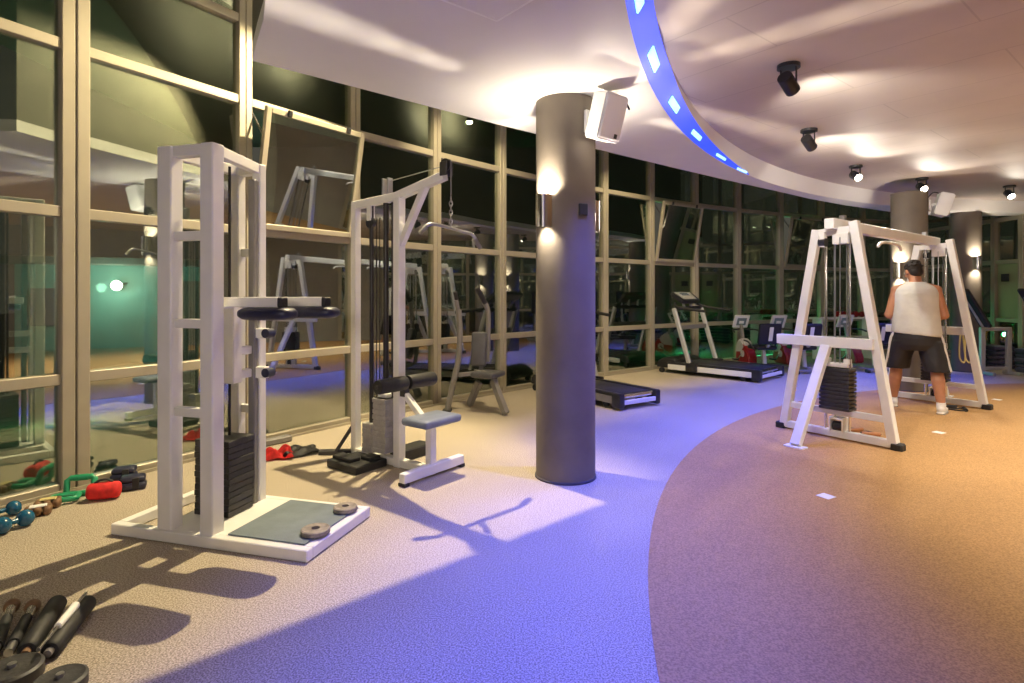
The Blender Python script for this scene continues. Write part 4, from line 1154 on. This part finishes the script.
def disc(px, py, r, h, label):
    p = floor_pt(px, py)
    t = thing('rubber_disc', label, 'weight plate', p, 0, 'black rubber discs in the corner')
    MB().lathe([(0, 0), (r, 0), (r + 0.004, 0.006), (r + 0.004, h - 0.006), (r * 0.93, h), (r * 0.55, h - 0.006), (r * 0.25, h), (0, h)], seg=36).build('disc', 'black_iron', t)
    MB().lathe([(0, h), (r * 0.16, h), (r * 0.16, h + 0.012), (0, h + 0.012)], seg=20).build('hub', 'steel_rod', t)
    return t
disc(12, 681, 0.085, 0.05, 'black rubber weight disc at the lower left corner, the left one')
disc(60, 690, 0.075, 0.045, 'black rubber weight disc at the bottom picture edge, the right one')
# ------------------------------------------------------------------ the person
def person():
    t = thing('person', 'person seen from behind in pale sleeveless top, black shorts and white shoes at the crossover', 'person', (4.66, 6.565, 0), A(-30))
    B = MB()
    def cap(p0, p1, r0, r1, sg=18):
        B.cyl(p0, p1, r0, r1, sg); B.ell(p0, (r0,) * 3, seg=sg); B.ell(p1, (r1,) * 3, seg=sg)
    # torso
    tor = [(0.86, .165, .12, 0), (0.95, .17, .135, .0), (1.05, .18, .145, .015), (1.16, .185, .138, .012), (1.28, .19, .125, 0), (1.36, .18, .105, -.005), (1.42, .11, .075, .0), (1.46, .065, .06, .02)]
    B.ring_loft([[V((rx * math.cos(q), cy + ry * math.sin(q), z)) for q in [2 * PI * k / 24 for k in range(24)]] for z, rx, ry, cy in tor])
    B.ell((-0.08, -0.045, 0.86), (.09, .09, .09)); B.ell((0.08, -0.045, 0.86), (.09, .09, .09))
    cap((0, .015, 1.42), (-0.005, .05, 1.54), .066, .060)
    # trapezius
    for s in (-1, 1): cap((s * 0.05, 0.0, 1.44), (s * 0.19, -0.005, 1.385), .045, .055)
    # legs
    RK, RA = V((.185, -.055, .49)), V((.217, -.145, .10)); LK, LA = V((-.18, .085, .49)), V((-.21, .135, .10))
    for hp, K, An in ((V((.105, 0, .88)), RK, RA), (V((-.105, 0.02, .88)), LK, LA)):
        cap(hp, K, .105, .063); 
        m = K.lerp(An, 0.33) + V((0, -.018, 0))
        cap(K, m, .060, .066); cap(m, An, .064, .040)
        cap(An, An + V((0, .05, -.05)), .040, .036)
    # arms
    hands = []
    for s in (-1, 1):
        S, E, Wp = V((s * .184, -.005, 1.372)), V((s * .262, -.02, 1.10)), V((s * .165, .225, 1.055))
        cap(S, S.lerp(E, .45), .057, .053); cap(S.lerp(E, .45), E, .053, .044)
        cap(E, E.lerp(Wp, .35), .047, .046); cap(E.lerp(Wp, .35), Wp, .046, .029)
        d = (Wp - E).normalized()
        # palm, thumb on the upper side, fingers curled inwards
        pc = Wp + d * 0.055
        up = V((0, 0, 1)); inn = V((-s, 0, 0)); inn = (inn - d * inn.dot(d)).normalized(); u2 = d.cross(inn) * (-s)
        R = Matrix((inn, d, inn.cross(d))).transposed()
        B.ell(pc, (.017, .052, .041), R, 16, 10)
        for k, (off, ln) in enumerate(((.031, .95), (.0105, 1.05), (-.0105, 1.0), (-.031, .8))):
            a0 = pc + d * .040 + V((0, 0, off)); a1 = a0 + (d * .9 + inn * .35).normalized() * .038 * ln
            a2 = a1 + (d * .25 + inn * .95).normalized() * .026 * ln; a3 = a2 + (inn * .6 - d * .8).normalized() * .020 * ln
            for q0, q1, r0, r1 in ((a0, a1, .0088, .0082), (a1, a2, .0082, .0076), (a2, a3, .0076, .0068)): cap(q0, q1, r0, r1, 10)
        t0 = pc - d * .02 + V((0, 0, .030)); t1 = t0 + (d * .5 + inn * .5 + V((0, 0, .55))).normalized() * .034; t2 = t1 + (d * .8 + inn * .6).normalized() * .028
        cap(t0, t1, .0125, .0105, 10); cap(t1, t2, .0105, .0085, 10)
    # head
    H = V((-.012, .075, 1.60)); RH = (Euler((0, 0, A(22))).to_matrix() @ Euler((A(-20), 0, 0)).to_matrix())
    hp = lambda x, y, z: H + RH @ (V((x, y, z)) * 1.07)
    B.ell(hp(0, 0, .015), (.076, .096, .100), RH); B.ell(hp(0, .022, -.045), (.060, .068, .070), RH)
    B.ell(hp(0, .055, -.095), (.030, .028, .020), RH)
    cap(hp(0, .088, .012), hp(0, .108, -.022), .010, .014, 12)
    for s in (-1, 1):
        B.ell(hp(s * .014, .098, -.027), (.009, .009, .007), RH)
        B.ell(hp(s * .078, -.006, -.008), (.010, .021, .031), RH)
        B.ell(hp(s * .030, .082, .026), (.020, .012, .007), RH)
        B.ell(hp(s * .042, .072, -.022), (.020, .016, .016), RH)
    B.ell(hp(0, .086, -.058), (.024, .010, .006), RH); B.ell(hp(0, .085, -.068), (.021, .010, .006), RH)
    body = remeshed(B, 'body', 'skin', 0.0055, t, 3)
    for s in (-1, 1):
        e = MB().ell(hp(s * .030, .084, .008), (.012, .010, .008), RH, 14, 8).build('eye', 'eye_white', t)
        MB().ell(hp(s * .030, .0925, .008), (.005, .003, .005), RH, 10, 6).build('iris', 'hair', e)
    # hair: short cap, thicker at the crown
    Hm = MB()
    Hm.ell(hp(0, -.012, .028), (.081, .096, .098), RH, 24, 16); Hm.ell(hp(0, -.045, -.02), (.070, .058, .062), RH)
    rnd = random.Random(3)
    for _ in range(90):
        th_, ph_ = rnd.uniform(0, 2 * PI), rnd.uniform(0.15, 1.5)
        q = V((math.sin(ph_) * math.cos(th_), math.sin(ph_) * math.sin(th_), math.cos(ph_)))
        if q.y > 0.72: continue
        Hm.ell(hp(q.x * .081, -.012 + q.y * .096, .028 + q.z * .098), (.012, .012, .009), None, 8, 6)
    remeshed(Hm, 'hair', 'hair', 0.006, t, 2)
    # tank top
    T = MB(); rnd = random.Random(5)
    tt = [(0.875, .240, .182, -.005), (0.905, .242, .184, -.005), (0.97, .236, .182, .0), (1.05, .230, .176, .010), (1.13, .226, .168, .010), (1.21, .222, .158, .004), (1.28, .222, .150, 0), (1.345, .220, .138, -.004), (1.395, .206, .118, -.006), (1.430, .172, .100, -.004), (1.455, .125, .088, .0), (1.478, .090, .078, .008)]
    rings = []
    for z, rx, ry, cy in tt:
        rg = []
        for k in range(40):
            q = 2 * PI * k / 40
            wv = 1 + (0.014 * math.sin(5 * q + z * 9) + 0.008 * math.sin(9 * q - z * 14)) * max(0, min(1, (1.35 - z) * 3))
            cq, sq = math.cos(q), math.sin(q)
            e_ = 0.85
            rg.append(V((rx * wv * math.copysign(abs(cq) ** e_, cq), cy + ry * wv * math.copysign(abs(sq) ** e_, sq), z - (0.025 * cq if z < .9 else 0))))
        rings.append(rg)
    T.ring_loft(rings)
    top = remeshed(T, 'tank_top', 'tank_fabric', 0.010, t, 2)
    # shorts
    S = MB()
    S.ring_loft([[V((rx * math.cos(q), ry * math.sin(q) - .012, z)) for q in [2 * PI * k / 24 for k in range(24)]] for z, rx, ry in ((.98, .20, .152), (.92, .215, .165), (.84, .238, .178), (.76, .245, .175), (.70, .22, .15))])
    hem = {1: V((.195, -.065, .465)), -1: V((-.178, .075, .475))}
    for s in (-1, 1):
        a0 = V((s * .125, -.008, .80)); h0 = hem[s]
        rr = []
        for i in range(8):
            f = i / 7; c = a0.lerp(h0, f); R_ = .130 - .004 * f
            rr.append([V((c.x + R_ * (1 + .035 * math.sin(5 * q + i * 1.3)) * math.cos(q), c.y + (R_ + .012) * (1 + .035 * math.sin(6 * q + i)) * math.sin(q), c.z)) for q in [2 * PI * k / 24 for k in range(24)]])
        S.ring_loft(rr)
    sh = remeshed(S, 'shorts', 'shorts_fabric', 0.010, t, 2)
    for s in (-1, 1):
        h0 = hem[s]; a0 = V((s * .125, -.008, .80))
        pth = [V((s * .216, -.03, .90)), V((s * .243, -.035, .84)), V((s * .255, -.035, .77))]
        for f in (0.25, 0.5, 0.75, 0.97):
            c = a0.lerp(h0, f); pth.append(V((c.x + s * (.121 - .004 * f), c.y - .04, c.z)))
        st = MB(); rg = []
        for p in pth:
            rg.append([p + V((s * .010, y, 0)) for y in (-.030, .030)] + [p + V((-s * .012, y, 0)) for y in (.030, -.030)])
        st.ring_loft(rg).build('side_stripe', 'white_fabric', sh, angle=60)
    # shoes and socks
    for An, rz_ in ((RA, A(-14)), (LA, A(10))):
        c, s_ = math.cos(rz_), math.sin(rz_)
        P = lambda x, y, z: V((An.x + c * x - s_ * y, An.y + s_ * x + c * y, z))
        so = MB(); Rz = Euler((0, 0, rz_)).to_matrix()
        so.ell(P(0, -.012, .058), (.042, .060, .050), Rz); so.ell(P(0, .07, .050), (.045, .085, .042), Rz); so.ell(P(-.0, .14, .040), (.046, .060, .032), Rz)
        so.cyl(P(0, -.005, .07), P(0, -.005, .115), .047, .044)
        so.box(P(0, .065, .018), (.075, .21, .030), Rz, .012)
        so.ell(P(0, -.035, .02), (.04, .04, .017), Rz); so.ell(P(0, .165, .02), (.043, .042, .017), Rz)
        shoe = remeshed(so, 'shoe', 'white_fabric', 0.007, t, 2)
        sl = MB(); 
        prof = [(-.036, -.055), (.036, -.055), (.043, .02), (.050, .10), (.045, .17), (.022, .205), (-.022, .205), (-.045, .17), (-.046, .10), (-.042, .02)]
        M = Matrix.Translation(V((An.x, An.y, 0))) @ Matrix.Rotation(rz_, 4, 'Z')
        sl.prism(prof, 0.0048, 0.020, M)
        sl.build('sole', 'grey_plate', shoe)
        MB().cyl(P(0, 0.0, .10), P(0, -.002, .135), .0455, .044).build('sock', 'white_fabric', t)
    return t
person()
# ------------------------------------------------------------------ outside in the dark
struct(MB().prism([(-40, -20), (40, -20), (40, 50), (-40, 50)], -0.32, -0.22).build('ground', 'asphalt'))
def outbox(name, label, cat, parts, loc, rz=0, group=None):
    t = thing(name, label, cat, loc, rz, group)
    for nm, c, s, m in parts: MB().box(c, s, bev=0.01).build(nm, m, t)
    return t
outbox('garden_building', 'teal lit building outside, seen through the left glass', 'building',
       [('wall', (0, 0, 1.05), (3.4, 0.3, 2.1), 'teal_lit_wall'), ('roof_edge', (0, -0.15, 2.16), (3.8, 0.8, 0.14), 'wall_dark'),
        ('doorway', (1.15, -0.17, 0.9), (0.8, 0.06, 1.8), 'wall_dark'), ('window', (-1.0, -0.17, 1.3), (0.9, 0.06, 0.7), 'screen_glow')], (-7.6, 11.2, -0.2), A(22))
light('yard_lamp_light', 'POINT', (-7.35, 10.2, 1.45), 40, (0.55, 1.0, 0.85), 0.08)
o = MB().ell((0, 0, 0), (0.09, 0.09, 0.09)).build('yard_lamp', 'lamp_glass', loc=(-7.45, 10.72, 1.5)); tag(o, 'round lamp on the teal building outside', 'lamp')
MB().cyl((0, 0, 0), (-0.05, 0.36, 0.05), 0.02).build('lamp_arm', 'dark_rod', o)
def strip(name, label, cat, pts, w, z, m):
    mb = MB(); rings = []
    for p in pts:
        d = (V((p[0], p[1], 0)) - FC).normalized(); q = V((p[0], p[1], z))
        rings.append([q, q + d * w, q + d * w - V((0, 0, 0.06)), q - V((0, 0, 0.06))])
    mb.ring_loft(rings); o = mb.build(name, m); return o
arcp = lambda r, a0, a1, n=40: [(FC.x + r * math.cos(a0 + (a1 - a0) * i / n), FC.y + r * math.sin(a0 + (a1 - a0) * i / n)) for i in range(n + 1)]
o = strip('lawn', '', '', arcp(FR + 3.0, A(172), A(100)), 2.2, -0.17, 'lawn'); o['kind'] = 'structure'
def shrub(loc, h, r, label, seed, group='shrubs outside the glass'):
    rnd = random.Random(seed)
    t = thing('garden_shrub', label, 'shrub', loc, 0, group)
    mb = MB()
    for k in range(5):
        a_ = rnd.uniform(0, 2 * PI); mb.tube(bez([(0, 0, 0), (0.1 * math.cos(a_), 0.1 * math.sin(a_), h * 0.4), (r * 0.5 * math.cos(a_), r * 0.5 * math.sin(a_), h * 0.8)], 3), [0.03, .028, .025, .022, .02, .016, .012], 6)
    mb.build('stem', 'bark', t)
    bm = MB(); 
    for k in range(900):
        u = rnd.gauss(0, .42); v = rnd.gauss(0, .42); w_ = rnd.uniform(0.12, 1)
        rr = r * (1.15 - abs(w_ - .5))
        c = V((u * rr, v * rr, w_ * h)); s = rnd.uniform(.05, .10)
        R = Euler((rnd.uniform(-1, 1), rnd.uniform(-1, 1), rnd.uniform(0, 6))).to_matrix()
        q = [c + R @ V(p) * s for p in ((-.45, 0, 0), (0, -1, .1), (.45, 0, 0), (0, 1, .1))]
        bm.bm.faces.new([bm.bm.verts.new(x) for x in q])
    bm.build('foliage', 'leaf', t)
    return t
shr = [(A(166), 3.4, 1.7, .7, 'leafy shrub outside the leftmost panes'), (A(152), 3.3, 1.3, .6, 'shrub outside behind the white tower machine'),
       (A(139), 3.6, 2.4, .9, 'tall shrub outside behind the lat pulldown machine'), (A(131), 3.4, 1.5, .7, 'shrub outside left of the foreground column'),
       (A(122.5), 2.2, 2.0, .7, 'green lit shrub outside left of the silver treadmill'), (A(116.5), 2.2, 1.6, .7, 'green lit shrub outside behind the silver treadmill console'),
       (A(111), 2.3, 2.2, .9, 'green lit shrub outside behind the exercise bikes')]
for i, (t_, dr, h, r, lab) in enumerate(shr):
    p = FC + V((math.cos(t_), math.sin(t_), 0)) * (FR + dr)
    shrub((p.x, p.y, -0.2), h, r, lab, 20 + i)
for i, (t_, dr) in enumerate(((A(156.2), 1.6), (A(148), 2.2), (A(119.5), 1.2), (A(113.5), 1.2))):
    p = FC + V((math.cos(t_), math.sin(t_), 0)) * (FR + dr)
    t = thing('garden_lamp', ['low green garden light outside the leftmost panes', 'low green garden light outside behind the white tower machine', 'low green garden light outside behind the silver treadmill', 'low green garden light outside behind the exercise bikes'][i], 'garden lamp', (p.x, p.y, -0.2), 0, 'green garden lights')
    MB().cyl((0, 0, 0), (0, 0, 0.3), 0.03).build('stake', 'black_plastic', t)
    MB().ell((0, 0, 0.34), (0.03, 0.03, 0.03)).build('globe', 'green_lamp', t)
    light('green_glow', 'POINT', (p.x - .05, p.y + .2, 0.35), 120 if i > 1 else 6, (0.05, 1.0, 0.38), 0.05)

# ------------------------------------------------------------------ flood lamps on the slab fascia, over the glass
def flood(loc, label, power, aim, cone):
    t = thing('flood_lamp', label, 'lamp', loc, 0, 'flood lamps above the ceiling edge')
    MB().box((0, 0, 0.06), (0.16, 0.10, 0.10), bev=0.01).cyl((0, 0, 0.1), (0, 0, 0.545), 0.012).build('housing', 'black_plastic', t)
    MB().lathe([(0, -0.03), (0.035, -0.027), (0.055, 0.0), (0.055, 0.012), (0, 0.012)], seg=24).build('lens', 'lamp_glass', t)
    light('fascia_fill', 'SPOT', V(loc) + V((0.09, 0, 0.13)), 90, (1.0, 0.88, 0.62), 0.03, V(loc) + V((1.0, -1.0, 0.4)), 150, 0.8)  # beam added to light the fascia, so the upper panes reflect it
    light('flood_light', 'SPOT', V(loc) - V((0, 0, 0.06)), power, (1.0, 0.81, 0.47), 0.02, V(loc) + V(aim), cone + 4, 0.45)
flood((-0.80, 5.15, 4.45), 'flood lamp above the ceiling edge, left', 1320, (-1.7, -1.9, -4.45), 90)
flood((0.10, 5.60, 4.45), 'flood lamp above the ceiling edge, middle', 500, (-0.6, 2.5, -4.2), 68)
flood((2.37, 7.50, 4.45), 'flood lamp above the ceiling edge, right', 470, (-0.5, 2.9, -4.2), 58)
# blue light from the cove fixtures, plus added lamps past the lit riser
for t_ in LEDANG + [A(132), A(125), A(118), A(111)]:
    d = V((math.cos(t_), math.sin(t_), 0))
    p = IC + d * (TR_ - 0.02)
    light('cove_light', 'SPOT', (p.x, p.y, CEIL + 0.08), 400, (0.07, 0.11, 1.0), 0.04, (p.x + d.x * 0.25, p.y + d.y * 0.25, 0), 68, 1.0)
# warm fill added over the orange floor, no fixture above it
for (x, y, pw, ang) in ((4.75, 3.2, 680, 112), (6.8, 5.6, 280, 110)):
    light('floor_fill', 'SPOT', (x, y, 2.86), pw, (1.0, 0.88, 0.68), 0.06, (x, y, 0), ang, 0.7)
